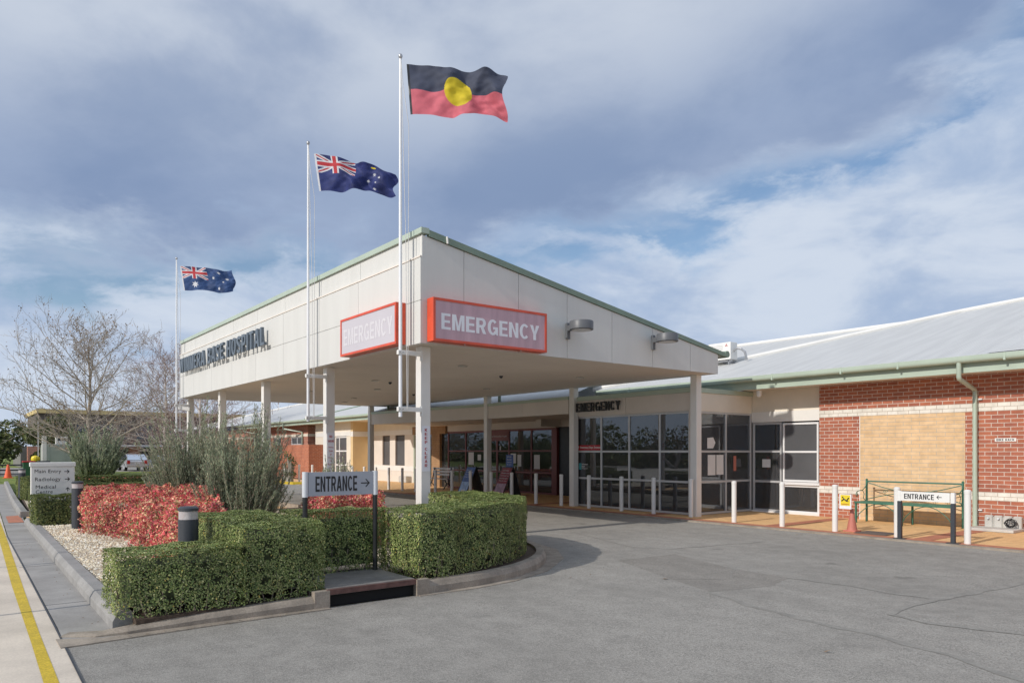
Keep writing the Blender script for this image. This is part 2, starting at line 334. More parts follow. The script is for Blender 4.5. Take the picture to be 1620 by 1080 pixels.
TLEAF = leafmat('tree_leaf', [(0, (.04, .06, .02)), (.5, (.11, .14, .045)), (.9, (.2, .23, .08)), (1, (.3, .28, .11))])
DLEAF = leafmat('dry_leaf', [(0, (.16, .10, .05)), (1, (.38, .22, .09))])
PEB = leafmat('pebble', [(0, (.42, .28, .16)), (.2, (.72, .60, .42)), (.7, (.86, .79, .62)), (1, (.92, .89, .80))], .8, 0.0)
GRAV = M('gravel_bed', (0.60, 0.51, 0.38), .9, var=.35, vscale=30, fine=.5, bmp=.6)
m, nt, b = newmat('grass'); b.inputs['Roughness'].default_value = .9; GRASS = m
co = nt.nodes.new('ShaderNodeNewGeometry').outputs['Position']
c = mixc(nt, maprange(nt, noise_n(nt, co, 1.1, 8, .7), .3, .7), (.13, .19, .03), (.24, .28, .055)); nt.links.new(c, b.inputs['Base Color'])
bump(nt, b, noise_n(nt, co, 50, 4, .7), .8, .03)

# ------------------------------------------------------------------ mesh builder
class MB:
    def __init__(s): s.v = []; s.f = []; s.m = []; s.mats = []
    def mi(s, mat):
        if mat not in s.mats: s.mats.append(mat)
        return s.mats.index(mat)
    def add(s, vs, fs, mat):
        o = len(s.v); k = s.mi(mat); s.v += [tuple(v) for v in vs]
        for f in fs: s.f.append(tuple(i + o for i in f)); s.m.append(k)
        return s
    def box(s, x0, x1, y0, y1, z0, z1, mat, bev=0.0):
        if x1 < x0: x0, x1 = x1, x0
        if y1 < y0: y0, y1 = y1, y0
        if bev <= 0:
            vs = [(x, y, z) for z in (z0, z1) for y in (y0, y1) for x in (x0, x1)]
            fs = [(0, 2, 3, 1), (4, 5, 7, 6), (0, 1, 5, 4), (2, 6, 7, 3), (0, 4, 6, 2), (1, 3, 7, 5)]
            return s.add(vs, fs, mat)
        b = bev  # chamfered vertical + top edges
        rings = []
        for z, i in ((z0, 0), (z1 - b, 0), (z1, b)):
            rings.append([(x0 + b + i, y0 + i, z), (x1 - b - i, y0 + i, z), (x1 - i, y0 + b + i, z), (x1 - i, y1 - b - i, z), (x1 - b - i, y1 - i, z), (x0 + b + i, y1 - i, z), (x0 + i, y1 - b - i, z), (x0 + i, y0 + b + i, z)])
        vs = [p for r in rings for p in r]; fs = []
        for k in range(2):
            for j in range(8): fs.append((k * 8 + j, k * 8 + (j + 1) % 8, k * 8 + 8 + (j + 1) % 8, k * 8 + 8 + j))
        fs.append(tuple(range(16, 24))); fs.append(tuple(range(7, -1, -1)))
        return s.add(vs, fs, mat)
    def prism(s, poly, z0, z1, mat):
        n = len(poly)
        a = sum(poly[i][0] * poly[(i + 1) % n][1] - poly[(i + 1) % n][0] * poly[i][1] for i in range(n))
        if a < 0: poly = poly[::-1]
        zf = z0 if callable(z0) else (lambda x, y: z0); zt = z1 if callable(z1) else (lambda x, y: z1)
        vs = [(x, y, zf(x, y)) for x, y in poly] + [(x, y, zt(x, y)) for x, y in poly]
        fs = [tuple(range(n - 1, -1, -1)), tuple(range(n, 2 * n))] + [(i, (i + 1) % n, n + (i + 1) % n, n + i) for i in range(n)]
        return s.add(vs, fs, mat)
    def pprism(s, pts, off, mat):      # planar 3-D polygon extruded by a vector
        n = len(pts); pts = [Vector(p) for p in pts]; off = Vector(off)
        nn = Vector((0, 0, 0))
        for i in range(n): nn += pts[i].cross(pts[(i + 1) % n])
        if nn.dot(off) < 0: pts = pts[::-1]
        vs = pts + [p + off for p in pts]
        fs = [tuple(range(n - 1, -1, -1)), tuple(range(n, 2 * n))] + [(i, (i + 1) % n, n + (i + 1) % n, n + i) for i in range(n)]
        return s.add(vs, fs, mat)
    def tube(s, pts, r, mat, n=8, cap=True):
        pts = [Vector(p) for p in pts]; rs = r if isinstance(r, (list, tuple)) else [r] * len(pts)
        vs = []; prev = None
        for i, p in enumerate(pts):
            d = (pts[min(i + 1, len(pts) - 1)] - pts[max(i - 1, 0)]).normalized()
            if prev is None:
                a = Vector((0, 0, 1)) if abs(d.z) < .9 else Vector((1, 0, 0))
                u = d.cross(a).normalized()
            else:
                u = (prev - d * prev.dot(d)).normalized()
            prev = u; w = d.cross(u)
            for k in range(n):
                t = 2 * math.pi * k / n; vs.append(p + (u * math.cos(t) + w * math.sin(t)) * rs[i])
        fs = []
        for i in range(len(pts) - 1):
            for k in range(n): fs.append((i * n + k, i * n + (k + 1) % n, (i + 1) * n + (k + 1) % n, (i + 1) * n + k))
        if cap: fs.append(tuple(range(n - 1, -1, -1))); e = (len(pts) - 1) * n; fs.append(tuple(range(e, e + n)))
        return s.add(vs, fs, mat)
    def lathe(s, c, prof, mat, n=20, squash=(1, 1)):   # prof: [(r,z)]
        vs = []
        for r_, z in prof:
            for k in range(n):
                t = 2 * math.pi * k / n; vs.append((c[0] + r_ * squash[0] * math.cos(t), c[1] + r_ * squash[1] * math.sin(t), c[2] + z))
        fs = []
        for i in range(len(prof) - 1):
            for k in range(n): fs.append((i * n + k, i * n + (k + 1) % n, (i + 1) * n + (k + 1) % n, (i + 1) * n + k))
        fs.append(tuple(range(n - 1, -1, -1))); e = (len(prof) - 1) * n; fs.append(tuple(range(e, e + n)))
        return s.add(vs, fs, mat)
    def build(s, name, parent=None, org=None, smooth=False):
        if org is None: org = parent.get('_o', (0, 0, 0)) if parent is not None else (0, 0, 0)
        me = bpy.data.meshes.new(name)
        ox, oy, oz = org
        me.from_pydata([(x - ox, y - oy, z - oz) for x, y, z in s.v], [], s.f)
        for mt in s.mats: me.materials.append(mt)
        me.polygons.foreach_set('material_index', s.m)
        if smooth: me.polygons.foreach_set('use_smooth', [True] * len(s.f))
        me.update()
        o = bpy.data.objects.new(name, me); COL.objects.link(o)
        if parent is not None: o.parent = parent; o['_o'] = tuple(org)
        else: o.location = org; o['_o'] = tuple(org)
        return o
def tag(o, label=None, cat=None, group=None, kind=None):
    if label: o['label'] = label
    if cat: o['category'] = cat
    if group: o['group'] = group
    if kind: o['kind'] = kind
    return o
def thing(name, label, cat, loc, group=None):
    o = bpy.data.objects.new(name, None); COL.objects.link(o); o.location = loc; o['_o'] = tuple(loc)
    o.empty_display_size = .2
    return tag(o, label, cat, group)
def copy_tree(o, parent=None):
    c = o.copy(); COL.objects.link(c); c.parent = parent
    for ch in list(o.children): copy_tree(ch, c)
    return c
def smooth_by_angle(o, ang=40):
    me = o.data; me.polygons.foreach_set('use_smooth', [True] * len(me.polygons))
    try: me.set_sharp_from_angle(angle=R(ang))
    except Exception: pass
    return o

# a bold grotesque drawn as outlines (caps only); each glyph: width, [closed outlines], even-odd filled
def _stroke(pts, t):
    P = [Vector((x, y)) for x, y in pts]; L_, R_ = [], []
    for i, p in enumerate(P):
        d = (P[min(i + 1, len(P) - 1)] - P[max(i - 1, 0)]).normalized(); n = Vector((-d.y, d.x)) * t / 2
        L_.append((p.x + n.x, p.y + n.y)); R_.append((p.x - n.x, p.y - n.y))
    return L_ + R_[::-1]
def _arc(cx_, cy_, rx, ry, a0, a1, n=10): return [(cx_ + rx * math.cos(R(a0 + (a1 - a0) * i / n)), cy_ + ry * math.sin(R(a0 + (a1 - a0) * i / n))) for i in range(n + 1)]
def _ring(w, t, a=.5): return [_arc(w / 2, .5, w / 2, .51, 0, 342, 20), _arc(w / 2, .5, w / 2 - t, .51 - t * .8, 0, 342, 20)]
def glyphs(t=.19):
    G = {}; w = .60; h = t * .82
    G['E'] = (.56, [[(0, 0), (.56, 0), (.56, h), (t, h), (t, .42), (.52, .42), (.52, .42 + h), (t, .42 + h), (t, 1 - h), (.55, 1 - h), (.55, 1), (0, 1)]])
    G['F'] = (.53, [[(0, 0), (t, 0), (t, .40), (.48, .40), (.48, .40 + h), (t, .40 + h), (t, 1 - h), (.53, 1 - h), (.53, 1), (0, 1)]])
    G['L'] = (.52, [[(0, 0), (.52, 0), (.52, h), (t, h), (t, 1), (0, 1)]])
    G['I'] = (t, [[(0, 0), (t, 0), (t, 1), (0, 1)]])
    G['T'] = (.60, [[(.30 - t / 2, 0), (.30 + t / 2, 0), (.30 + t / 2, 1 - h), (.60, 1 - h), (.60, 1), (0, 1), (0, 1 - h), (.30 - t / 2, 1 - h)]])
    G['H'] = (.64, [[(0, 0), (t, 0), (t, .42), (.64 - t, .42), (.64 - t, 0), (.64, 0), (.64, 1), (.64 - t, 1), (.64 - t, .42 + h), (t, .42 + h), (t, 1), (0, 1)]])
    G['N'] = (.64, [[(0, 0), (t, 0), (t, .68), (.64 - t * 1.02, 0), (.64, 0), (.64, 1), (.64 - t, 1), (.64 - t, .34), (t * 1.02, 1), (0, 1)]])
    G['M'] = (.76, [[(0, 0), (t * .95, 0), (t * .95, .70), (.38 - t * .42, 0), (.38 + t * .42, 0), (.76 - t * .95, .70), (.76 - t * .95, 0), (.76, 0), (.76, 1), (.76 - t * 1.25, 1), (.38, .30), (t * 1.25, 1), (0, 1)]])
    G['W'] = (.92, [[(.17, 0), (.17 + t, 0), (.46, .66), (.75 - t, 0), (.75, 0), (.92, 1), (.92 - t, 1), (.69 - .01, .30), (.46 + t * .5, 1), (.46 - t * .5, 1), (.24, .30), (t, 1), (0, 1)]])
    G['Y'] = (.66, [[(.33 - t / 2, 0), (.33 + t / 2, 0), (.33 + t / 2, .38), (.66, 1), (.66 - t * 1.12, 1), (.33, .58), (t * 1.12, 1), (0, 1), (.33 - t / 2, .38)]])
    G['K'] = (.66, [[(0, 0), (t, 0), (t, .27), (.27, .38), (.66 - t * 1.2, 0), (.66, 0), (.38, .54), (.64, 1), (.64 - t * 1.2, 1), (t, .52), (t, 1), (0, 1)]])
    G['A'] = (.68, [[(0, 0), (t, 0), (.235, .20), (.445, .20), (.68 - t, 0), (.68, 0), (.34 + t * .58, 1), (.34 - t * .58, 1)], [(.27, .35), (.41, .35), (.34, .74)]])
    G['O'] = (.68, _ring(.68, t)); G['D'] = (.62, [[(0, 0)] + _arc(.30, .5, .32, .5, -90, 90, 10) + [(0, 1)], [(t, h)] + _arc(.28, .5, .32 - t + .02, .5 - h, -90, 90, 8) + [(t, 1 - h)]])
    G['C'] = (.64, [_arc(.34, .5, .34, .51, 42, 318, 18) + _arc(.34, .5, .34 - t, .51 - t * .82, 318, 42, 14)])
    G['G'] = (.68, [_arc(.34, .5, .34, .51, 45, 300, 17) + [(.56, .06), (.60, .0), (.68, .0), (.68, .53), (.36, .53), (.36, .53 - h), (.68 - t, .53 - h), (.68 - t, .28)] + _arc(.34, .5, .34 - t, .51 - t * .82, 315, 45, 14)])
    G['S'] = (.60, [_stroke(_arc(.30, .74, .21, .175, 15, 190, 9) + [(.12, .66), (.30, .505), (.46, .40)] + _arc(.30, .26, .21, .175, 10, -165, 9), t * .92)])
    def bowl(y0, y1, w_): r = (y1 - y0) / 2; return _arc(w_ - r * .75, (y0 + y1) / 2, r * .75, r, -90, 90, 8)
    def ibowl(y0, y1, w_): r = (y1 - y0) / 2 - h; return [(t, y0 + h)] + _arc(w_ - r * .75 - t * .9, (y0 + y1) / 2, r * .75, r, -90, 90, 8) + [(t, y1 - h)]
    G['P'] = (.60, [[(0, 0), (t, 0), (t, .36)] + bowl(.36, 1, .60) + [(0, 1)], ibowl(.36, 1, .60)])
    G['R'] = (.64, [[(0, 0), (t, 0), (t, .39), (.28, .39), (.64 - t * 1.1, 0), (.64, 0), (.47, .405)] + bowl(.40, 1, .62)[2:] + [(0, 1)], ibowl(.40, 1, .61)])
    G['B'] = (.62, [[(0, 0)] + bowl(0, .54, .62) + bowl(.54, 1, .59) + [(0, 1)], ibowl(0, .54 + h * .4, .62), ibowl(.54 - h * .4, 1, .59)])
    G['U'] = (.64, [[(0, 1), (0, .3)] + _arc(.32, .32, .32, .33, 180, 360, 12) + [(.64, 1), (.64 - t, 1)] + _arc(.32, .32, .32 - t, .33 - h, 360, 180, 10) + [(t, 1)]])
    return G
GL = glyphs()
def caps(mb, s, org, ux, uz, w, h, depth, mat, gap=.10, sep=None):
    """bold capitals fitted in w x h; with sep (a function) every letter becomes its own object"""
    ux = Vector(ux).normalized(); uz = Vector(uz).normalized(); un = ux.cross(uz); org = Vector(org)
    tot = sum(GL[c][0] if c != ' ' else .30 for c in s) + gap * (len(s) - 1); k = w / tot; x = 0
    for c in s:
        if c == ' ': x += .30 + gap; continue
        cu = bpy.data.curves.new('g', 'CURVE'); cu.dimensions = '2D'; cu.fill_mode = 'BOTH'; cu.extrude = .05
        for poly in GL[c][1]:
            sp = cu.splines.new('POLY'); sp.points.add(len(poly) - 1); sp.use_cyclic_u = True
            for i, (a, b_) in enumerate(poly): sp.points[i].co = (a, b_, 0, 1)
        ob = bpy.data.objects.new('g', cu); COL.objects.link(ob); bpy.context.view_layer.update()
        me = bpy.data.meshes.new_from_object(ob.evaluated_get(bpy.context.evaluated_depsgraph_get()))
        vs = [org + ux * ((x + v.co.x) * k) + uz * (v.co.y * h) + un * ((v.co.z + .05) * 10 * depth) for v in me.vertices]; fs = [tuple(p.vertices) for p in me.polygons]
        bpy.data.objects.remove(ob); bpy.data.curves.remove(cu); bpy.data.meshes.remove(me)
        if sep: m2 = MB(); m2.add(vs, fs, mat); sep(m2)
        else: mb.add(vs, fs, mat)
        x += GL[c][0] + gap
def text(mb, s, org, ux, uz, w, h, depth, mat, bold=.0, space=1.0, mode='fit'):
    """text whose bounding box starts at org and spans w along ux and h along uz; extruded by depth along ux x uz, outward"""
    cu = bpy.data.curves.new('t', 'FONT'); cu.body = s; cu.size = 1; cu.offset = bold; cu.space_character = space
    cu.extrude = .05; cu.resolution_u = 3; cu.align_x = 'LEFT'; cu.fill_mode = 'BOTH'
    ob = bpy.data.objects.new('t', cu); COL.objects.link(ob)
    bpy.context.view_layer.update()
    dg = bpy.context.evaluated_depsgraph_get(); me = bpy.data.meshes.new_from_object(ob.evaluated_get(dg))
    vs = [v.co.copy() for v in me.vertices]; fs = [tuple(p.vertices) for p in me.polygons]
    bpy.data.objects.remove(ob); bpy.data.curves.remove(cu); bpy.data.meshes.remove(me)
    x0 = min(v.x for v in vs); x1 = max(v.x for v in vs); y0 = min(v.y for v in vs); y1 = max(v.y for v in vs)
    ux = Vector(ux).normalized(); uz = Vector(uz).normalized(); un = ux.cross(uz); org = Vector(org)
    out = [org + ux * ((v.x - x0) / (x1 - x0) * w) + uz * ((v.y - y0) / (y1 - y0) * h) + un * ((v.z + .05) * 10 * depth) for v in vs]
    mb.add(out, fs, mat)
def arrow(mb, org, ux, uz, w, h, th, depth, mat, d=1):
    """arrow in the box w x h, pointing along d*ux"""
    ux = Vector(ux).normalized(); uz = Vector(uz).normalized(); un = ux.cross(uz); org = Vector(org)
    def P(a, b): return org + ux * (a if d > 0 else w - a) + uz * b
    c = h / 2; t = th / 2
    mb.pprism([P(0, c - t), P(w - t * 2, c - t), P(w - t * 2, c + t), P(0, c + t)], un * depth, mat)
    k = th * .75; hx = h * .5
    for sg in (1, -1):
        mb.pprism([P(w, c), P(w - hx, c + sg * hx), P(w - hx - k, c + sg * (hx - k * .6)), P(w - 1.9 * k, c)], un * (depth * 1.08), mat)

# ------------------------------------------------------------------ ground & setting
def sheet(name, poly, z, mat, kind='structure', thick=None):
    mb = MB()
    if thick: mb.prism(poly, z - thick, z, mat)
    else:
        n = len(poly); a = sum(poly[i][0] * poly[(i + 1) % n][1] - poly[(i + 1) % n][0] * poly[i][1] for i in range(n))
        if a < 0: poly = poly[::-1]
        mb.add([(x, y, z) for x, y in poly], [tuple(range(n))], mat)
    return tag(mb.build(name), kind=kind)
sheet('ground', [(-900, -900), (900, -900), (900, 900), (-900, 900)], -0.02, GRASS)
sheet('asphalt', [(-7.36, -.4), (60, -40), (60, 14.0), (-44, 14.0), (-58, 12.9), (-58, 9.5), (-45, 8.2), (-10.9, 8.2), (-8.6, 7.2), (-7.4, 5)], 0.0, ASPH)
# concrete slab (driveway) with dummy joint, and the grey gutter strip
def offs(p): return p
slab = [(20, -40), (20, .55), (-6.0, .77), (-8.06, .81), (-12.9, .88), (-17.5, .94), (-23.1, 1.11), (-32, 1.35), (-70, 2.6), (-70, -40)]
sheet('driveway', slab, 0.004, SLAB)
gut = [(-7.2, .80), (-8.06, .825), (-12.9, .895), (-17.5, .955), (-23.1, 1.125), (-32, 1.37), (-46, 1.9), (-46, 2.4), (-32, 1.85), (-23.5, 1.62), (-21.66, 1.5), (-14.4, 1.36), (-8.9, 1.28), (-7.36, 1.27)]
sheet('gutter_strip', gut, 0.0075, GUTC)
yl = [(-17.36, .80), (-11.02, .64), (-7.56, .58), (-4, .50), (-4, .60), (-7.9, .67), (-10.3, .73), (-17.36, .92), (-26, 1.12), (-26, 1.0)]
sheet('yellow_line', yl, 0.0065, YLINE)
mb = MB()
for xj in (-9.3, -12.6, -16.0, -20.0):
    mb.box(xj - .006, xj + .006, .82, 1.3, .0078, .0092, BLACK)
mb.pprism([(-6.0, .765, .0080), (-8.06, .803, .0080), (-12.9, .872, .0080), (-17.5, .932, .0080), (-17.5, .955, .0080), (-12.9, .890, .0080), (-8.06, .819, .0080), (-6.0, .777, .0080)], (0, 0, .0015), BLACK)
tag(mb.build('pavement_joint'), kind='structure')
sheet('tactile_paving', [(-22.77, 1.2), (-22.9, 1.5), (-20.6, 1.44), (-20.6, 1.14)], .014, PAVER)
# asphalt patches and sealed cracks
sheet('asphalt_patch', [(-7.82, 9.36), (-6.35, 8.84), (-5.42, 8.76), (-5.22, 8.05), (-5.44, 7.15), (-6.29, 7.47), (-7.9, 8.12)], .0015, PATCH)
def ribbon(pts, w, z, mat, mb):
    P = []
    for i in range(len(pts) - 1):
        a = Vector((*pts[i], 0)); b_ = Vector((*pts[i + 1], 0)); n = max(2, int((b_ - a).length / .12))
        for k in range(n): P.append(a.lerp(b_, k / n))
    P.append(Vector((*pts[-1], 0))); L_, R_ = [], []
    for i, p in enumerate(P):
        d = (P[min(i + 1, len(P) - 1)] - P[max(i - 1, 0)]).normalized(); n = Vector((-d.y, d.x, 0))
        j = mn.noise(p * 2.3) * .06; ww = w * (.45 + 1.0 * abs(mn.noise(p * 3.1 + Vector((5, 5, 5)))) + .25)
        L_.append(p + n * (j + ww / 2)); R_.append(p + n * (j - ww / 2))
    vs = [(a.x, a.y, z) for a in L_] + [(a.x, a.y, z) for a in R_]; m_ = len(P)
    mb.add(vs, [(m_ + i, m_ + i + 1, i + 1, i) for i in range(m_ - 1)], mat)
mb = MB()
ribbon([(-5.42, 7.12), (-4.72, 6.86), (-4.0, 6.66), (-3.43, 6.68), (-2.94, 6.55), (-2.52, 6.45), (-1.99, 6.19), (-.5, 5.8)], .10, .003, SEAM, mb)
ribbon([(-5.43, 8.74), (-4.76, 8.86), (-4.14, 8.79), (-3.65, 8.81)], .09, .0034, SEAM, mb)
ribbon([(-3.65, 8.81), (-3.53, 9.45), (-3.42, 10.82), (-3.0, 12.4)], .14, .0038, SEAM, mb)
ribbon([(-3.66, 8.81), (-3.57, 7.59), (-3.17, 7.52), (-2.49, 7.72), (-1.4, 7.9)], .08, .0042, SEAM, mb)
ribbon([(-11.42, 10.31), (-8.78, 9.41), (-8.26, 9.81), (-7.88, 12.0)], .02, .0034, SEAM, mb)
ribbon([(-6.3, 7.5), (-5.8, 8.1), (-6.3, 8.8)], .015, .0038, SEAM, mb)
tag(mb.build('sealed_cracks'), kind='structure')
# far strip of road behind the garden, with kerb and footpath
sheet('grass_verge', [(-75, 1.8), (-46, 2.4), (-34, 2.2), (-34, 8.0), (-45, 8.0), (-58, 9.5), (-75, 14)], .008, GRASS)
sheet('car_park', [(-93, -10), (-60, -10), (-60, 4.6), (-69.2, 10.5), (-69.2, 60), (-93, 60)], .016, ASPH)
# footpath along the building
KE = 13.95
sheet('footpath', [(-36, KE + .16), (60, KE + .16), (60, 19.8), (-36, 19.8)], .03, PAVE, thick=.05)
sheet('footpath_far', [(-36, 14.9), (-36, 21), (-62, 21), (-62, 12.9), (-46, 13.5)], .03, PAVE, thick=.05)
mb = MB()
mb.box(-36, 60, KE + .16, KE + .42, .0345, .036, PAVER)
for xp in (-3.8, -6.15, -9.3, -12.9, -17.6, -21.5, -25.5): mb.box(xp - .17, xp + .17, KE + .42, 17.3, .0345, .0358, PAVER)
tag(mb.build('paving_border'), kind='structure')
sheet('kerb_edge', [(-36, KE), (60, KE), (60, KE + .155), (-36, KE + .155)], .034, CONCB, thick=.06)
mb = MB(); mb.prism([(-36.5, 14.0), (-37.2, 13.9), (-46, 13.1), (-62, 12.4), (-62, 12.65), (-46, 13.35), (-37.2, 14.15), (-36.2, 14.9), (-36, 14.9)], 0, .12, YLINE)
tag(mb.build('yellow_kerb'), kind='structure')
# pavement grate near bench
tag(MB().box(-7.5, -6.85, 14.42, 15.0, .036, .042, DBROWN).build('floor_grate', org=(-7.2, 14.7, .036)), 'dark square grate set in tan paving by the green bench', 'grate')

# garden bed level + kerbs
bed = [(-7.45, 1.38), (-7.45, 5.0), (-7.62, 5.7), (-8.0, 6.4), (-8.6, 7.1), (-9.5, 7.75), (-10.6, 8.05), (-19.9, 8.05), (-19.9, 1.52)]
sheet('garden_bed', bed, .11, AGGR, thick=.12)
sheet('garden_bed_far', [(-22.3, 1.68), (-22.3, 8.05), (-33.5, 8.05), (-33.5, 2.15)], .11, AGGR, thick=.12)
sheet('garden_path', [(-19.9, 1.5), (-19.9, 8.05), (-22.3, 8.05), (-22.3, 1.6)], .02, PAVE)
sheet('gravel', [(-8.0, 1.4), (-8.0, 4.2), (-10.2, 6.9), (-19.85, 6.9), (-19.85, 1.53)], .125, GRAV)
sheet('gravel_far', [(-22.4, 1.7), (-22.4, 6), (-33, 6), (-33, 2.2)], .125, GRAV)
def kerbline(name, line, w, z, mat, zl=None, batter=.03):
    """line: outer (gutter side) edge; kerb lies to the left of travel"""
    P = [Vector((*p, 0)) for p in line]; mb = MB(); ins = []; top = []
    for i, p in enumerate(P):
        d = (P[min(i + 1, len(P) - 1)] - P[max(i - 1, 0)]).normalized(); n = Vector((-d.y, d.x, 0))
        top.append(p + n * batter); ins.append(p + n * w)
    n = len(P); vs = []
    for arr, zz in ((P, -.01), (P, z * .55), (top, z - .015), ([t + (i - t) * .12 for t, i in zip(top, ins)], z), (ins, z), (ins, -.01)): vs += [(a.x, a.y, zz * (zl[j] / z if zl and zz > 0 else 1)) for j, a in enumerate(arr)]
    fs = []
    for k in range(5):
        for i in range(n - 1): fs.append((k * n + i, k * n + i + 1, (k + 1) * n + i + 1, (k + 1) * n + i))
    fs.append(tuple(k * n for k in range(5, -1, -1))); fs.append(tuple(k * n + n - 1 for k in range(6)))
    mb.add(vs, fs, mat); o = mb.build(name); return tag(o, kind='structure')
# left kerb (grey concrete), travelling -> +X ; raised kerb on its left (+Y)
kerbline('kerb_left', [(-20.0, 1.40), (-17, 1.345), (-14.4, 1.30), (-11, 1.25), (-8.9, 1.225), (-7.62, 1.215)], .17, .155, CONC)
kerbline('kerb_left_far', [(-46, 2.35), (-32, 1.78), (-27, 1.6), (-22.3, 1.46)], .17, .155, CONC)
tag(MB().box(-22.32, -22.15, 1.47, 4.0, 0, .155, CONC).build('kerb_path_edge'), kind='structure')
# island kerb (brown concrete) up the asphalt side, in two runs round the drain pit
def arcpts(c, r, a0, a1, n): return [(c[0] + r * math.cos(R(a0 + (a1 - a0) * i / n)), c[1] + r * math.sin(R(a0 + (a1 - a0) * i / n))) for i in range(n + 1)]
k_in = [(-7.42, .98), (-7.36, 1.1), (-7.36, 2.0), (-7.34, 3.2)]
kerbline('kerb_island', [(-7.62, .80), (-7.42, 1.05), (-7.37, 1.3), (-7.36, 2.0), (-7.34, 3.2)], .14, .135, CONCB, [.02, .035, .06, .10, .135])
arc = arcpts((-10.75, 4.7), 3.36, 2, 92, 22)
kerbline('kerb_island_round', [(-7.38, 4.30)] + arc + [(-14, 8.08), (-34, 8.10)], .15, .15, CONCB)
# concrete apron (gutter) widening around the nose
outer = [(-7.30, 4.30), (-7.30, 4.7), (-7.30, 5.06), (-7.42, 5.78), (-7.78, 6.62), (-8.55, 7.6), (-9.4, 8.2), (-10.5, 8.52), (-14, 8.5), (-14, 8.1)]
inner = [(-7.385, 4.3)] + arc
sheet('gutter_round', outer + inner[::-1], .008, CONCB, thick=.02)
sheet('gutter_island', [(-7.19, .76), (-7.25, 2.0), (-7.27, 3.2), (-7.36, 3.2), (-7.36, 1.1), (-7.55, .76)], .0115, CONCB, thick=.02)

# drain pit
t = thing('drain_pit', 'concrete stormwater pit lid with rusty steel lip between clipped hedges', 'drain', (-7.9, 3.75, 0))
MB().box(-8.32, -7.40, 3.22, 4.28, .125, .195, LID).build('lid', t)
MB().box(-7.40, -7.36, 3.20, 4.30, .135, .19, RUST).build('steel_lip', t)
MB().box(-7.95, -7.42, 3.24, 4.27, -.0, .12, NEARBLK).build('opening_shade', t)  # near-black block paints the shade under the lid
MB().box(-7.43, -7.34, 3.05, 3.22, 0, .185, CONCB).build('end_block', t); MB().box(-7.43, -7.34, 4.28, 4.44, 0, .185, CONCB).build('end_block', t)
MB().box(-8.52, -8.34, 3.2, 4.35, .1, .185, LID).build('back_kerb', t)

# ------------------------------------------------------------------ foliage
def quads(name, P, A, B, mat, parent=None, org=(0, 0, 0), extra=None):
    """leaf diamonds: centre P, half-axes A (long) and B (short)"""
    n = len(P); org = np.array(org)
    bend = np.cross(A, B); ln = np.linalg.norm(bend, axis=1, keepdims=True) + 1e-9; bend = bend / ln * np.linalg.norm(B, axis=1, keepdims=True) * .5
    V = np.empty((n, 4, 3)); V[:, 0] = P - A; V[:, 1] = P + B + bend; V[:, 2] = P + A; V[:, 3] = P - B + bend
    V = (V - org).reshape(-1, 3)
    me = bpy.data.meshes.new(name)
    me.vertices.add(n * 4); me.vertices.foreach_set('co', V.ravel().astype(np.float32))
    me.loops.add(n * 4); me.loops.foreach_set('vertex_index', np.arange(n * 4, dtype=np.int32))
    me.polygons.add(n); me.polygons.foreach_set('loop_start', np.arange(0, n * 4, 4, dtype=np.int32)); me.polygons.foreach_set('loop_total', np.full(n, 4, dtype=np.int32))
    me.materials.append(mat); me.update(calc_edges=True); me.validate()
    o = bpy.data.objects.new(name, me); COL.objects.link(o)
    if parent is not None: o.parent = parent
    else: o.location = org
    o['_o'] = tuple(float(x) for x in org)
    return o
def randvec(n):
    v = rng.normal(size=(n, 3)); return v / np.linalg.norm(v, axis=1, keepdims=True)
def leafaxes(N, ln, wd, spread=.8):
    """N: outward normals; leaves roughly facing outward"""
    n = len(N); nn = N + randvec(n) * spread; nn /= np.linalg.norm(nn, axis=1, keepdims=True)
    a = np.cross(nn, randvec(n)); a /= np.linalg.norm(a, axis=1, keepdims=True) + 1e-9
    b = np.cross(nn, a); s = rng.uniform(.65, 1.25, (n, 1))
    return a * ln * .5 * s, b * wd * .5 * s
def inpoly(x, y, poly):
    c = np.zeros(len(x), bool); n = len(poly); j = n - 1
    for i in range(n):
        xi, yi = poly[i]; xj, yj = poly[j]
        k = ((yi > y) != (yj > y)) & (x < (xj - xi) * (y - yi) / (yj - yi + 1e-12) + xi); c ^= k; j = i
    return c
def insetpoly(poly, d):
    n = len(poly); out = []
    for i in range(n):
        p = Vector(poly[i]); a = (p - Vector(poly[i - 1])).normalized(); b_ = (Vector(poly[(i + 1) % n]) - p).normalized()
        na = Vector((-a.y, a.x)); nb = Vector((-b_.y, b_.x)); m_ = (na + nb); m_ = m_ / max(.3, m_.length_squared) * 2 * d if m_.length > 1e-6 else na * d
        out.append((p.x + m_.x, p.y + m_.y))
    return out
def nz(P, s, k):
    return np.array([mn.noise(Vector(p) * s + Vector((k, k, k))) for p in P.tolist()])
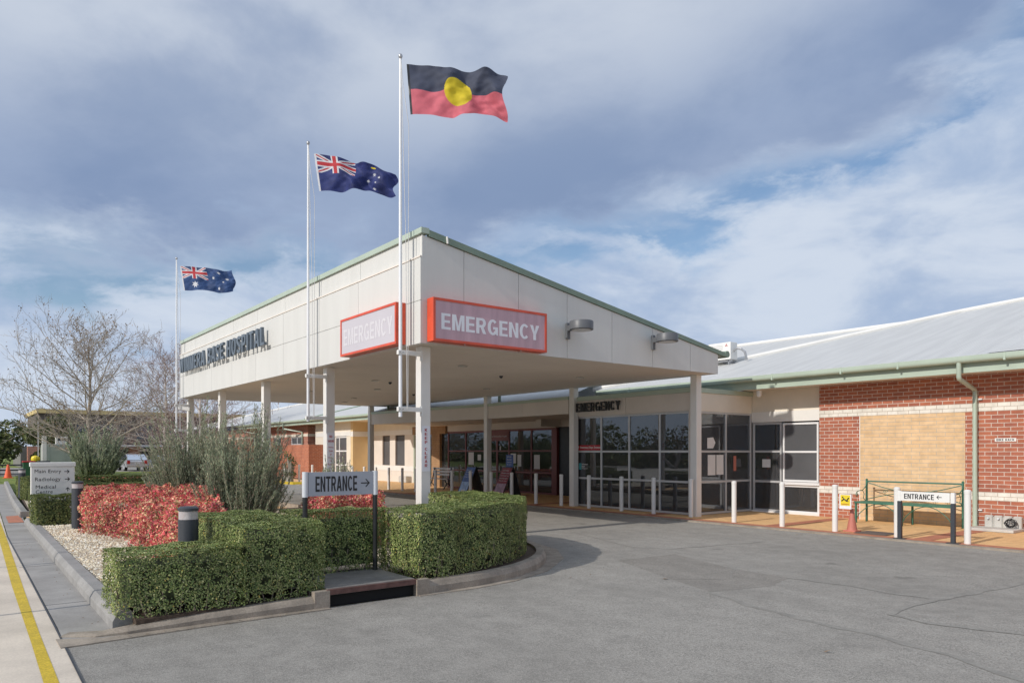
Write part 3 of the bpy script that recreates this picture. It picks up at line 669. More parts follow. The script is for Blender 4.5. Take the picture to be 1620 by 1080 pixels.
def hedge(name, label, poly, z0, z1, dens, lsize, mat=HLEAF, core=HCORE, rough=.02, cat='hedge', group=None, topvar=0.02, holes=.0, spread=.38):
    n = len(poly); a = sum(poly[i][0] * poly[(i + 1) % n][1] - poly[(i + 1) % n][0] * poly[i][1] for i in range(n))
    if a < 0: poly = poly[::-1]
    cx_ = sum(p[0] for p in poly) / n; cy_ = sum(p[1] for p in poly) / n
    t = thing(name, label, cat, (cx_, cy_, z0), group)
    P = []; N = []
    for i in range(n):
        p = np.array(poly[i]); q_ = np.array(poly[(i + 1) % n]); d = q_ - p; L_ = np.linalg.norm(d)
        k = int(L_ * (z1 - z0) * dens * .95); s = rng.uniform(0, 1, k); z = rng.uniform(z0 + .0, z1, k)
        pts = np.c_[p[0] + d[0] * s, p[1] + d[1] * s, z]; nn = np.tile([d[1] / L_, -d[0] / L_, 0], (k, 1))
        P.append(pts); N.append(nn)
    xs = [p[0] for p in poly]; ys = [p[1] for p in poly]; A = (max(xs) - min(xs)) * (max(ys) - min(ys)); k = int(A * dens * 1.35)
    x = rng.uniform(min(xs), max(xs), k); y = rng.uniform(min(ys), max(ys), k); ok = inpoly(x, y, poly)
    P.append(np.c_[x[ok], y[ok], np.full(ok.sum(), z1)]); N.append(np.tile([0, 0, 1.], (ok.sum(), 1)))
    P = np.concatenate(P); N = np.concatenate(N)
    d = nz(P, 6, 3) * rough * 1.3 + nz(P, 1.3, 9) * rough * .8 - np.abs(rng.normal(0, rough * 1.1, len(P))) * np.where(N[:, 2] > .5, .35, 1.1) + rough * .4
    # rounded shoulders
    P = P + N * d[:, None]
    if topvar:
        f = np.clip((P[:, 2] - z0) / (z1 - z0), 0, 1); P[:, 2] += f * (nz(P * np.array([1, 1, 0]), 1.6, 21) * topvar + nz(P * np.array([1, 1, 0]), 4.5, 31) * topvar * .7)
    near_top = (P[:, 2] > z1 - .03) & (N[:, 2] < .5); P[near_top] -= N[near_top] * .012
    if dens > 6000:
        keep = (P[:, 2] > z0 + .05 + .16 * nz(P, 5, 50)) | (rng.uniform(0, 1, len(P)) < .45); P = P[keep]; N = N[keep]
    if holes:
        h = nz(P, 13, 40); low_ = 1 - np.clip((P[:, 2] - z0) / (z1 - z0), 0, 1)
        keep = ~((h > .42 - holes * low_) & (N[:, 2] < .5)); P = P[keep]; N = N[keep]
    Ax, Bx = leafaxes(N, lsize, lsize * .6, spread)
    quads('foliage', P, Ax, Bx, mat, t, t['_o'])
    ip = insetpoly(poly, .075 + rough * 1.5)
    mb = MB(); near_ = dens > 6000; mb.prism(ip, z0 + (.09 if near_ else -.02), z1 - .075 - rough * 1.5 - topvar * .9, core)  # solid dark core, its colour painting the shade seen through leaf gaps
    if near_:
        jp = insetpoly(poly, .09)
        for i in range(len(jp)):
            a_, b_ = Vector(jp[i]), Vector(jp[(i + 1) % len(jp)]); k = max(1, int((b_ - a_).length / .09))
            for j in range(k):
                p = a_.lerp(b_, (j + random.random()) / k); q_ = (random.uniform(-.05, .05), random.uniform(-.05, .05))
                mb.tube([(p.x, p.y, z0 - .01), (p.x + q_[0], p.y + q_[1], z0 + .12), (p.x + q_[0] * 1.6, p.y + q_[1] * 1.6, z0 + .3)], random.uniform(.004, .009), SHSTEM, 4, False)
    mb.build('shade_core', t)
    return t
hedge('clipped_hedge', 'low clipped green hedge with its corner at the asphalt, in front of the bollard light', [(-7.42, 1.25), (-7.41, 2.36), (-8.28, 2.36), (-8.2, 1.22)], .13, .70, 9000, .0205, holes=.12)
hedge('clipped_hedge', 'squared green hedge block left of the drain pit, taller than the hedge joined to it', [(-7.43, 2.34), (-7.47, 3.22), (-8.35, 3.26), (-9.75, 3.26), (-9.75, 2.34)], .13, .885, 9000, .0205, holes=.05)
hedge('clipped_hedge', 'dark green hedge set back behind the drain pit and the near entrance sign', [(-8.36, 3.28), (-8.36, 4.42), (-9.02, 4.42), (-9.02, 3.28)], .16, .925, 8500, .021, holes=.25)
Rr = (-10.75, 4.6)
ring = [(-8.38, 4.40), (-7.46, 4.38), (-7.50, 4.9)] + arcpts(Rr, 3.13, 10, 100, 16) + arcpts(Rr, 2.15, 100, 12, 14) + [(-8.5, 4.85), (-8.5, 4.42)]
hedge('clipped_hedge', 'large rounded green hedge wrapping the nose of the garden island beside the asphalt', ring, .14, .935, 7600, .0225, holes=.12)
hedge('clipped_hedge', 'square green hedge block directly in front of the white direction sign', [(-17.9, 1.46), (-17.9, 2.16), (-18.7, 2.2), (-18.7, 1.42)], .13, .74, 2600, .042, HLEAF2)
hedge('clipped_hedge', 'small green hedge cube left of the direction sign beyond the paved crossing', [(-22.4, 1.78), (-22.4, 2.5), (-24, 2.5), (-24, 1.78)], .13, .72, 1800, .045, HLEAF2)
hedge('clipped_hedge', 'dark hedge at the left edge of the photo beneath the lawn', [(-27.6, 2.0), (-27.6, 3.1), (-30.5, 3.1), (-30.5, 1.9)], .1, .82, 1200, .06, HLEAF2)
hedge('clipped_hedge', 'long low green hedge, nearer of the two between direction sign and grey shrubs', [(-25.3, 3.2), (-25.3, 6.3), (-26.2, 6.3), (-26.2, 3.2)], .1, .68, 1600, .055, HLEAF2)
hedge('clipped_hedge', 'long green hedge, farther of the two between direction sign and grey shrubs', [(-28.0, 3.15), (-28.0, 7.2), (-28.9, 7.2), (-28.9, 3.15)], .1, .84, 1400, .06, HLEAF2)
# nandina
def nand(label, poly, z1, z0=.13, dens=2700, size=.044):
    return hedge('red_shrub_mass', label, poly, z0, z1, dens, size, NLEAF, NCORE, .085, 'shrub', 'red leaved shrubs massed in the gravel', .17, .35, 1.3)
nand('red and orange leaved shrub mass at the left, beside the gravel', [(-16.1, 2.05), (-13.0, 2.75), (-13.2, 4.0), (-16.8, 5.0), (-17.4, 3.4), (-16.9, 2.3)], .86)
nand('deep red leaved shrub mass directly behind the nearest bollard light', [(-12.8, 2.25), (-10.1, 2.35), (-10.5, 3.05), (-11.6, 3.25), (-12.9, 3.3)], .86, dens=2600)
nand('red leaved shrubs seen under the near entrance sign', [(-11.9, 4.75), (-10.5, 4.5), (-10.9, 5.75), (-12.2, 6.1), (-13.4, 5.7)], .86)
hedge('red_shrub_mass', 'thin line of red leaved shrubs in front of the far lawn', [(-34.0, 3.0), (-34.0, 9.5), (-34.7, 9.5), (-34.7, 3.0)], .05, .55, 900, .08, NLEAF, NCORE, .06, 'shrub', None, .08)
# pebbles
n = 15000
x = rng.uniform(-19.8, -7.7, n); y = rng.uniform(1.44, 4.1, n)
ok = ((y < 2.6) | (rng.uniform(0, 1, n) < .15)) & ~((x > -8.3) & (y > 1.9)); x = x[ok]; y = y[ok]; n = len(x)
O = np.array([(1, 0, 0), (0, 1, 0), (-1, 0, 0), (0, -1, 0), (0, 0, 1.), (0, 0, -.4)])
F6 = np.array([(0, 1, 4), (1, 2, 4), (2, 3, 4), (3, 0, 4)])
sc = rng.uniform(.010, .022, (n, 1, 1)) * rng.uniform(.6, 1.3, (n, 1, 3)); th = rng.uniform(0, 6.28, n)
V = O[None, :, :] * sc; c_, s_ = np.cos(th)[:, None], np.sin(th)[:, None]
V = np.stack([V[:, :, 0] * c_ - V[:, :, 1] * s_, V[:, :, 0] * s_ + V[:, :, 1] * c_, V[:, :, 2]], 2)
V += np.stack([x, y, np.full(n, .131)], 1)[:, None, :]
me = bpy.data.meshes.new('pebbles'); me.vertices.add(n * 6); me.vertices.foreach_set('co', V.reshape(-1).astype(np.float32))
idx = (F6[None] + np.arange(n)[:, None, None] * 6).reshape(-1).astype(np.int32)
me.loops.add(len(idx)); me.loops.foreach_set('vertex_index', idx); k = len(idx) // 3; me.polygons.add(k)
me.polygons.foreach_set('loop_start', np.arange(0, k * 3, 3, dtype=np.int32)); me.polygons.foreach_set('loop_total', np.full(k, 3, dtype=np.int32))
me.materials.append(PEB); me.update(calc_edges=True)
o = bpy.data.objects.new('pebbles', me); COL.objects.link(o); tag(o, 'cream pebble mulch covering the garden bed', 'gravel', kind='stuff')

# upright grey shrubs
def spiky(label, c, h, rad, nst, seed, leafn=42, ls=.05, dark=False):
    rs = np.random.default_rng(seed); t = thing('upright_shrub', label, 'shrub', c)
    mb = MB(); P = []; A = []; clumps = [(rs.uniform(0, 6.283), rs.uniform(.05, 1) ** .6, rs.uniform(.55, 1.0)) for _ in range(19)]
    for i in range(nst):
        cl = clumps[i % len(clumps)]; a = cl[0] + rs.normal(0, .16); k = min(1, max(.03, cl[1] + rs.normal(0, .09))); r0 = k * .3 * rad * rs.uniform(.6, 1.2)
        hh = h * cl[2] * (rs.uniform(.5, .95) if i % 9 else rs.uniform(.95, 1.12)) * (1.0 - .2 * k * k); tip = k * rad
        p0 = np.array([c[0] + r0 * math.cos(a), c[1] + r0 * math.sin(a), c[2]])
        bend = rs.uniform(-.12, .12, 2); pts = []
        for s in np.linspace(0, 1, 7):
            rr = r0 + (tip - r0) * (s ** .85)
            pts.append(np.array([c[0] + rr * math.cos(a) + bend[0] * s * s * hh + rs.normal(0, .012), c[1] + rr * math.sin(a) + bend[1] * s * s * hh + rs.normal(0, .012), c[2] + hh * s ** (1.0 + .15 * k)]))
        mb.tube([tuple(p) for p in pts], [.009 * (1 - .8 * j / 6) + .0015 for j in range(7)], SHSTEM, 3, False)
        q_ = np.array(pts); s = rs.uniform(.06 if i % 3 else .25, 1.0, leafn) ** .85 * 6; j = np.minimum(s.astype(int), 5); f = (s - j)[:, None]
        pp = q_[j] * (1 - f) + q_[j + 1] * f; dd = q_[j + 1] - q_[j]; dd /= np.linalg.norm(dd, axis=1, keepdims=True)
        v = rs.normal(size=(leafn, 3)); v /= np.linalg.norm(v, axis=1, keepdims=True)
        ax = dd * 1.0 + v * .42; ax /= np.linalg.norm(ax, axis=1, keepdims=True)
        sp = rs.normal(0, .013, (leafn, 3)); P.append(pp + sp + ax * ls * .4); A.append(ax)
    P = np.concatenate(P); A = np.concatenate(A); B = np.cross(A, randvec(len(A))); B /= np.linalg.norm(B, axis=1, keepdims=True) + 1e-9
    sz = rng.uniform(.7, 1.3, (len(A), 1))
    quads('foliage', P, A * ls * .5 * sz, B * ls * .105 * sz, SLEAF, t, t['_o'])
    mb.build('stems', t); return t
spiky('largest grey green upright shrub, nearest one, in front of the canopy columns', (-12.12, 3.80, .12), 2.3, .80, 440, 1, 190, .044)
spiky('tall grey green upright shrub left of and behind the nearest one', (-16.3, 4.05, .12), 2.85, .95, 440, 2, 180, .050)
spiky('slender grey green shrub between the nearest shrub and the entrance sign, by the road', (-14.6, 6.5, .12), 1.75, .5, 110, 3, 70, .06)
spiky('rounded grey green shrub beneath the bare tree, behind the direction sign', (-38.0, 5.2, .1), 2.75, 1.45, 480, 4, 80, .13)

# bare trees
def bare_tree(name, label, base, h, spread, seed, mats, trunks=1, levels=6, up=.75, r0=.13, leafs=0, lean=None, kids=(3, 3), group=None, thin=1.0):
    rs = random.Random(seed); t = thing(name, label, 'tree', base, group); mb = MB(); mt = MB(); tips = []
    def grow(p, d, L_, r_, lv):
        n = 4 if lv > 1 else 2; pts = [p]; q_ = p.copy(); dd = d.copy()
        for i in range(n):
            dd = (dd + Vector((rs.gauss(0, .09), rs.gauss(0, .09), rs.gauss(0, .07) + .03 * up))).normalized(); q_ = q_ + dd * L_ / n; pts.append(q_.copy())
        r1 = r_ * (.62 if lv > 1 else .45)
        (mt if lv >= levels else mb).tube(pts, [r_ + (r1 - r_) * i / n for i in range(n + 1)], mats[0] if lv > 2 else mats[1], 6 if lv > 3 else 3, False)
        if lv <= 1: tips.append(q_); return
        k = kids[0] + (rs.random() < .5)
        for i in range(k):
            fr = rs.uniform(.35, 1.0) if i else 1.0; j = min(n - 1, int(fr * n)); b_ = pts[j].lerp(pts[j + 1], fr * n - j)
            a = rs.uniform(0, 6.283); ang = rs.uniform(.25, .62) * spread if i else rs.uniform(.05, .25)
            u = dd.orthogonal().normalized(); w = dd.cross(u)
            nd = (dd * math.cos(ang) + (u * math.cos(a) + w * math.sin(a)) * math.sin(ang)); nd.z += .12 * up; nd.normalize()
            grow(b_, nd, L_ * rs.uniform(.58, .82), max(.004, r1 * (1 if i == 0 else rs.uniform(.5, .8)) * thin), lv - 1)
    b0 = Vector(base)
    for k in range(trunks):
        a = 6.283 * k / trunks + rs.uniform(-.4, .4); tl = 0 if trunks == 1 else rs.uniform(.25, .75)
        d = Vector((math.cos(a) * tl, math.sin(a) * tl, 1)).normalized()
        grow(b0 + Vector((math.cos(a), math.sin(a), 0)) * (.12 if trunks > 1 else 0), d, h * .30 * rs.uniform(.85, 1.1), r0 * (1 if k == 0 else rs.uniform(.6, .85)), levels)
    mt.build('trunk', t); mb.build('crown', t)
    if leafs:
        P = np.array([tuple(rs.choice(tips) + Vector((rs.gauss(0, .1), rs.gauss(0, .1), rs.gauss(0, .1)))) for _ in range(leafs)])
        A_, B_ = leafaxes(randvec(len(P)), .09, .06); quads('dry_leaves', P, A_, B_, DLEAF, t, t['_o'])
    return t
def leader_tree(name, label, base, h, reach, seed, mats, limbs=26, r0=.16, leafs=0, rise=.35, droop=0.0, low=.12, sub=4):
    rs = random.Random(seed); t = thing(name, label, 'tree', base); mt = MB(); mb = MB(); tips = []
    b0 = Vector(base); n = 12; tr = []; p = b0.copy()
    for i in range(n + 1):
        tr.append(p.copy()); p = p + Vector((rs.gauss(0, .05), rs.gauss(0, .05), h / n))
    mt.tube(tr, [r0 * (1 - i / n) ** .8 + .012 for i in range(n + 1)], mats[0], 8); mt.build('trunk', t)
    def grow(p, d, L_, r_, lv):
        n = 5 if lv >= sub - 1 else 3; pts = [p]; q_ = p.copy(); dd = d.copy()
        for i in range(n):
            dd = (dd + Vector((rs.gauss(0, .10), rs.gauss(0, .10), rs.gauss(0, .08) + (rise - droop) * .12))).normalized(); q_ = q_ + dd * L_ / n; pts.append(q_.copy())
        mb.tube(pts, [r_ * (1 - .62 * i / n) for i in range(n + 1)], mats[0] if lv >= sub - 1 else mats[1], 5 if lv >= sub - 1 else 3, False)
        if lv <= 1: tips.append(q_); return
        k = {4: 7, 3: 5, 2: 4}.get(lv, 4)
        for i in range(k):
            fr = (i + rs.uniform(.4, 1)) / k; j = min(n - 1, int(fr * n)); b_ = pts[j].lerp(pts[j + 1], min(1, fr * n - j))
            u = dd.orthogonal().normalized(); w = dd.cross(u); a = rs.uniform(0, 6.283); an = rs.uniform(.45, .95)
            nd = dd * math.cos(an) + (u * math.cos(a) + w * math.sin(a)) * math.sin(an); nd.z += .15 * rise; nd.normalize()
            grow(b_, nd, L_ * rs.uniform(.36, .55), max(.009, r_ * .5 * (1 - .4 * fr)), lv - 1)
    for i in range(limbs):
        f = low + (1 - low) * (i / limbs) ** 1.1 * .93; a = i * 2.4 + rs.uniform(-.4, .4); j = min(n_t - 1, int(f * n_t)) if (n_t := 12) else 0
        p = tr[j].lerp(tr[j + 1], f * n_t - j); el = (.25 + .95 * f) * rise * 2 + rs.uniform(-.12, .12)
        L_ = reach * (1 - f) ** .55 * rs.uniform(.75, 1.1) * (.62 + .38 * min(1, f * 3)) + .5
        grow(p, Vector((math.cos(a) * math.cos(el), math.sin(a) * math.cos(el), math.sin(el))), L_, r0 * .42 * (1 - f * .75), sub)
    mb.build('crown', t)
    if leafs:
        P = np.array([tuple(rs.choice(tips) + Vector((rs.gauss(0, .1), rs.gauss(0, .1), rs.gauss(0, .1)))) for _ in range(leafs)])
        A_, B_ = leafaxes(randvec(len(P)), .10, .07); quads('dry_leaves', P, A_, B_, DLEAF, t, t['_o'])
    return t
leader_tree('bare_tree', 'large bare grey branched tree at the left behind the direction sign', (-47.5, 6.4, 0), 8.0, 5.6, 11, (BARKM, BARKM), 30, .15, 1400, .40)
leader_tree('bare_tree', 'leafless pale barked tree just left of the canopy, behind the flagpole', (-56.5, 12.4, 0), 8.6, 4.8, 23, (BARKW, REDTWIG), 34, .13, 0, .38, .2)
leader_tree('bare_tree', 'leafless whitish tree seen between the canopy end and the grey shrub', (-51.5, 13.2, 0), 7.6, 4.4, 31, (BARKW, REDTWIG), 30, .12, 0, .36, .2)
bare_tree('bare_tree', 'small leafless tree behind the slender canopy columns in front of the mustard building', (-62.0, 21.5, 0), 7.5, 1.2, 37, (BARKW, TWIG), 4, 5, .5, .10, 0)

def leafy_tree(name, label, base, h, rad, seed, n=9000, ls=.28, mat=TLEAF, trunk=BARK, zc=.58, sq=1.0, group=None, lobes=16):
    rs = np.random.default_rng(seed); t = thing(name, label, 'tree', base, group); mb = MB()
    C = []
    for i in range(lobes):
        v = rs.normal(size=3); v /= np.linalg.norm(v); rr = rs.uniform(.35, .85)
        C.append((base[0] + v[0] * rad * rr, base[1] + v[1] * rad * rr, base[2] + h * zc + v[2] * h * (1 - zc) * sq * rr, rs.uniform(.28, .5) * rad))
    P = []; N = []
    for cx_, cy_, cz_, r_ in C:
        k = n // lobes; v = rs.normal(size=(k, 3)); v /= np.linalg.norm(v, axis=1, keepdims=True)
        d = rs.uniform(.55, 1.05, (k, 1)) ** .6; P.append(np.array([cx_, cy_, cz_]) + v * d * r_ * np.array([1, 1, .75])); N.append(v)
        mid = (base[0] + (cx_ - base[0]) * .3, base[1] + (cy_ - base[1]) * .3, base[2] + (cz_ - base[2]) * .6)
        mb.tube([(base[0], base[1], base[2] + h * .18), mid, (cx_, cy_, cz_)], [.10, .07, .03], trunk, 5, False)
    P = np.concatenate(P); N = np.concatenate(N); g_ = nz(P, 1.1, 5) > -.28; P = P[g_]; N = N[g_]
    P[:, 2] = np.maximum(P[:, 2], base[2] + .15)
    A_, B_ = leafaxes(N, ls, ls * .6, 1.0); quads('crown', P, A_, B_, mat, t, t['_o'])
    mb.tube([base, (base[0], base[1], base[2] + h * .25), (base[0] + .1, base[1], base[2] + h * .5)], [.22, .17, .1], trunk, 8); mb.build('trunk', t)
    return t
leafy_tree('evergreen_tree', 'dark evergreen tree at the left edge of the photo behind the bins', (-66, 1.9, 0), 5.0, 3.4, 5, 12000, .24, zc=.5, sq=.9)
leafy_tree('evergreen_tree', 'low dark evergreen beside the bins, right of the larger evergreen', (-64.5, 6.3, 0), 4.6, 2.0, 6, 8000, .2, zc=.45)
leafy_tree('pink_blossom_shrub', 'small pinkish bush low at the left edge behind the traffic cone', (-61.5, 1.9, 0), 2.0, 1.0, 8, 1500, .14, DLEAF, zc=.5)
leafy_tree('young_shrub', 'small leafy bush in front of the red brick screen wall', (-38.5, 14.6, 0), 1.9, .55, 9, 700, .10, zc=.55)
# trees across the road behind the viewer (mirrored in the glazing)
for i, (x_, y_, h_, r_) in enumerate([(-30, -30, 8, 4.5), (-42, -34, 9, 5), (-54, -31, 7.5, 4.5), (-66, -36, 10, 5.5), (-80, -33, 8, 5), (-22, -38, 9, 5), (-96, -38, 9, 6), (-112, -40, 10, 6)]):
    leafy_tree('roadside_tree', 'leafy roadside tree across the road from the hospital', (x_, y_, 0), h_ * .46, r_ * 1.25, 60 + i, 5000, .4, lobes=16, zc=.38, group='roadside trees')
bare_tree('roadside_bare_tree', 'leafless roadside tree across the road from the hospital', (-48, -27, 0), 6.4, 1.2, 77, (BARK, TWIG), 2, 5, .8, .2)
bare_tree('roadside_bare_tree', 'leafless roadside tree across the road, farther along the row', (-62, -27, 0), 6.0, 1.2, 78, (BARK, TWIG), 2, 5, .8, .2)

# ------------------------------------------------------------------ canopy
CX0, CX1, CY0, CY1, ZS = -28.15, -11.27, 6.64, 15.1, 3.58
can = thing('entrance_canopy', 'big white panelled drive-through canopy on square columns over the hospital entrance', 'canopy', (-19.7, 10.9, 0))
def ztop(y): return 5.50 + (4.06 - 5.50) * (y - CY0) / (CY1 - CY0)
# front fascia in panels
mb = MB(); g_ = .005
xs = [CX0, -26.41, -22.33, -20.24, -18.13, -16.0, -13.8, CX1]
xs = [CX0, -26.3, -24.2, -22.1, -20.0, -17.95, -15.85, -13.75, -11.5]
for a, b_ in zip(xs[:-1], xs[1:]):
    for z0, z1 in ((ZS, 4.34), (4.34, 5.10)):
        mb.box(a + g_, b_ - g_, CY0, CY0 + .03, z0 + (g_ if z0 > 4 else 0), z1 - g_, FASCIA)
mb.box(-11.5 + g_, CX1 - .002, CY0, CY0 + .03, ZS, 4.34 - g_, FASCIA); mb.box(-11.5 + g_, CX1 - .002, CY0, CY0 + .03, 4.34 + g_, 5.10, FASCIA)
mb.box(CX0, CX1 - .005, CY0 + .031, CY0 + .10, ZS + .002, 5.098, COLP)
mb.build('front_fascia', can)
mb = MB()
for a, b_ in zip(xs[:-1], xs[1:]): mb.box(a + g_, (b_ - g_) if b_ < -11.6 else CX1 - .09, CY0 + .05, CY0 + .08, 5.155, 5.52, FASCIA)
mb.box(CX0, CX1 - .09, CY0 + .082, CY0 + .12, 5.1, 5.51, COLP)
mb.box(CX0 - .02, CX1 - .002, CY0 - .012, CY0 + .045, 5.103, 5.13, SOFFIT)
mb.build('parapet_band', can)
ys = [CY0 + .032, 7.56, 8.84, 10.11, 11.41, 12.71, 14.04, CY1]
def side(x0, x1, nm):
    mb = MB()
    for i, (a, b_) in enumerate(zip(ys[:-1], ys[1:])):
        a2 = a + g_ if i else a; b2 = b_ - g_ if b_ < CY1 else b_
        mb.pprism([(x0, a2, ZS), (x0, b2, ZS), (x0, b2, ztop(b2)), (x0, a2, ztop(a2))], (x1 - x0, 0, 0), FASCIA)
    xm = x0 + (x1 - x0) * 1.05
    xn = xm + (x1 - x0) * 1.2
    mb.pprism([(xm, ys[0], ZS + .002), (xm, CY1, ZS + .002), (xm, CY1, ztop(CY1) - .01), (xm, ys[0], ztop(ys[0]) - .01)], (xn - xm, 0, 0), COLP)
    return mb.build(nm, can)
side(CX1, CX1 - .03, 'side_fascia'); side(CX0, CX0 + .03, 'side_fascia')
mb = MB(); mb.box(CX0 + .07, CX1 - .07, CY1 - .05, CY1 - .002, ZS, 4.04, FASCIA); mb.build('rear_fascia', can)
# capping
mb = MB(); 
mb.box(CX0 - .03, CX1 + .03, CY0 - .0, CY0 + .16, 5.525, 5.625, GREEN)
mb.build('front_capping', can)
for nm, xa in (('side_capping', CX1), ('side_capping', CX0)):
    mb = MB(); xa0, xa1 = xa - .06, xa + .035
    if xa == CX0: xa0, xa1 = xa - .035, xa + .06
    y0, y1 = CY0 + .161, CY1 + .34
    mb.pprism([(xa0, y0, ztop(y0) + .008), (xa0, y1, ztop(y1) + .008), (xa0, y1, ztop(y1) + .105), (xa0, y0, ztop(y0) + .125)], (xa1 - xa0, 0, 0), DGREEN)
    mb.build(nm, can)
mb = MB(); mb.tube([(CX0, CY1 + .34, 4.09), (CX1 + .04, CY1 + .34, 4.09)], .085, DGREEN, 10); mb.build('rear_gutter', can)
mb = MB(); mb.tube([(CX1 + .05, CY0 + .52, ztop(CY0 + .5) + .12), (CX1 + .055, CY0 + .53, ztop(CY0 + .5) - .005)], .018, WHITE, 8); mb.build('capping_clip', can)
mb = MB(); mb.pprism([(CX0 + .08, CY0 + .16, ztop(CY0) - .02), (CX0 + .08, CY1 + .3, ztop(CY1) - .03), (CX0 + .08, CY1 + .3, ztop(CY1)), (CX0 + .08, CY0 + .16, ztop(CY0) + .01)], (CX1 - CX0 - .16, 0, 0), ROOF); mb.build('roof_sheeting', can)
mb = MB(); 
for i in range(7):
    a = CX0 + .03 + (CX1 - CX0 - .06) * i / 7; b_ = CX0 + .03 + (CX1 - CX0 - .06) * (i + 1) / 7
    for j in range(4):
        c_ = CY0 + .03 + (CY1 - CY0 - .08) * j / 4; d_ = CY0 + .03 + (CY1 - CY0 - .08) * (j + 1) / 4
        mb.box(a + .003, b_ - .003, c_ + .003, d_ - .003, ZS + .012, ZS + .03, SOFFIT)
mb.box(CX0 + .04, CX1 - .04, CY0 + .1, CY1 - .1, ZS + .031, ZS + .05, DBROWN)
mb.build('soffit', can)
for (x_, y_) in [(-13.74, 9.18), (-18.24, 13.07), (-17.98, 9.19), (-20.48, 10.53), (-24.37, 11.6), (-26.44, 12.19), (-22.5, 9.2), (-14.0, 13.0)]:
    MB().lathe((x_, y_, ZS - .012), [(.09, .022), (.11, .014), (.11, 0), (.085, 0), (.08, .01)], LENS, 18).build('downlight', can)
for (x_, y_) in [(-18.2, 9.75), (-15.0, 11.2), (-21.5, 12.4)]:
    MB().lathe((x_, y_, ZS - .05), [(.015, 0), (.04, .02), (.05, .06)], DARKG, 12).build('sprinkler', can)
COLX = [-11.64, -15.85, -20.05, -24.1, -27.95]; CF = 6.87
def column(x1, y0, zt, nm='column'):
    mb = MB(); mb.box(x1 - .2, x1, y0, y0 + .2, 0, zt, COLP, .008)
    return mb.build(nm, can)
for x_ in COLX: column(x_, CF, ZS + .01)
for x_, y_ in ((-11.75, 14.88), (-16.3, 14.88), (-20.75, 14.88), (-28.1, 14.1)): column(x_, y_, ZS + .01)
# light boxes
def lightbox(label, front):
    mb = MB(); mf = MB(); ml = MB()
    if front:   # faces -Y
        x0, x1, y0, y1, z0, z1 = -14.15, -11.79, 6.43, 6.632, 3.61, 4.365
        t = thing('emergency_light_box', label, 'sign', ((x0 + x1) / 2, y1, z0), 'emergency light boxes on the canopy')
        e = .045
        mb.box(x0, x1, y0, y1, z0, z0 + e, ORANGE); mb.box(x0, x1, y0, y1, z1 - e, z1, ORANGE)
        mb.box(x0, x0 + e, y0, y1, z0 + e, z1 - e, ORANGE); mb.box(x1 - e, x1, y0, y1, z0 + e, z1 - e, ORANGE); mb.box(x0 + e, x1 - e, y1 - .03, y1, z0 + e, z1 - e, ORANGE)
        mf.box(x0 + e, x1 - e, y0 + .012, y0 + .03, z0 + e, z1 - e, SIGNF2)
        caps(ml, 'EMERGENCY', (x0 + .14, y0 + .0115, z0 + .2), (1, 0, 0), (0, 0, 1), x1 - x0 - .28, .33, .002, SIGNL2)
    else:
        x1, x0, y0, y1, z0, z1 = -11.05, -11.262, 6.77, 9.38, 3.61, 4.375
        t = thing('emergency_light_box', label, 'sign', (x0, (y0 + y1) / 2, z0), 'emergency light boxes on the canopy')
        e = .045
        mb.box(x0, x1, y0, y1, z0, z0 + e, ORANGE); mb.box(x0, x1, y0, y1, z1 - e, z1, ORANGE)
        mb.box(x0, x1, y0, y0 + e, z0 + e, z1 - e, ORANGE); mb.box(x0, x1, y1 - e, y1, z0 + e, z1 - e, ORANGE); mb.box(x0, x0 + .03, y0 + e, y1 - e, z0 + e, z1 - e, ORANGE)
        mf.box(x1 - .03, x1 - .012, y0 + e, y1 - e, z0 + e, z1 - e, SIGNF)
        caps(ml, 'EMERGENCY', (x1 - .0115, y0 + .17, z0 + .22), (0, 1, 0), (0, 0, 1), y1 - y0 - .36, .285, .002, SIGNL)
        for y_ in (7.45, 8.75): mb.box(x1 - .06, x1 - .04, y_, y_ + .02, z0 - .02, z0, STEEL)
    mb.build('frame', t); mf.build('face_panel', t); ml.build('lettering', t); return t
lightbox('orange framed EMERGENCY light box with pale lilac face on the sunlit front fascia', True)
lightbox('orange framed EMERGENCY light box with pinkish face on the shaded side fascia', False)
# lettering
t = thing('hospital_lettering', 'raised grey capital letters reading WIMMERA BASE HOSPITAL on the canopy front', 'sign', (-23.1, 6.6, 4.4))
caps(None, 'WIMMERA BASE HOSPITAL', (-27.45, 6.53, 4.41), (1, 0, 0), (0, 0, 1), 8.62, .48, .07, LETTER, .13, sep=lambda m_: m_.build('letter', t))
# wall lights
def walllight(label, y):
    t = thing('wall_light', label, 'light', (CX1, y, 4.1), 'drum lights on the canopy side')
    mb = MB(); mb.box(CX1 + .002, CX1 + .05, y - .05, y + .05, 3.97, 4.30, LAMPG, .01); mb.build('bracket', t)
    mb = MB(); mb.box(CX1 + .05, CX1 + .22, y - .04, y + .04, 4.13, 4.24, LAMPG); mb.build('arm', t)
    c_ = (CX1 + .43, y, 4.10)
    o = MB().lathe(c_, [(.225, .0), (.24, .01), (.24, .165), (.23, .18), (.15, .185)], LAMPG, 36).build('drum_shade', t); smooth_by_angle(o)
    MB().lathe((c_[0], c_[1], c_[2] - .006), [(.195, 0), (.195, .006)], LENS, 32).build('lens', t)
    return t
walllight('grey drum light on canopy side, next to the EMERGENCY light box', 10.11); walllight('grey drum light near the low far end of the canopy side', 12.71)
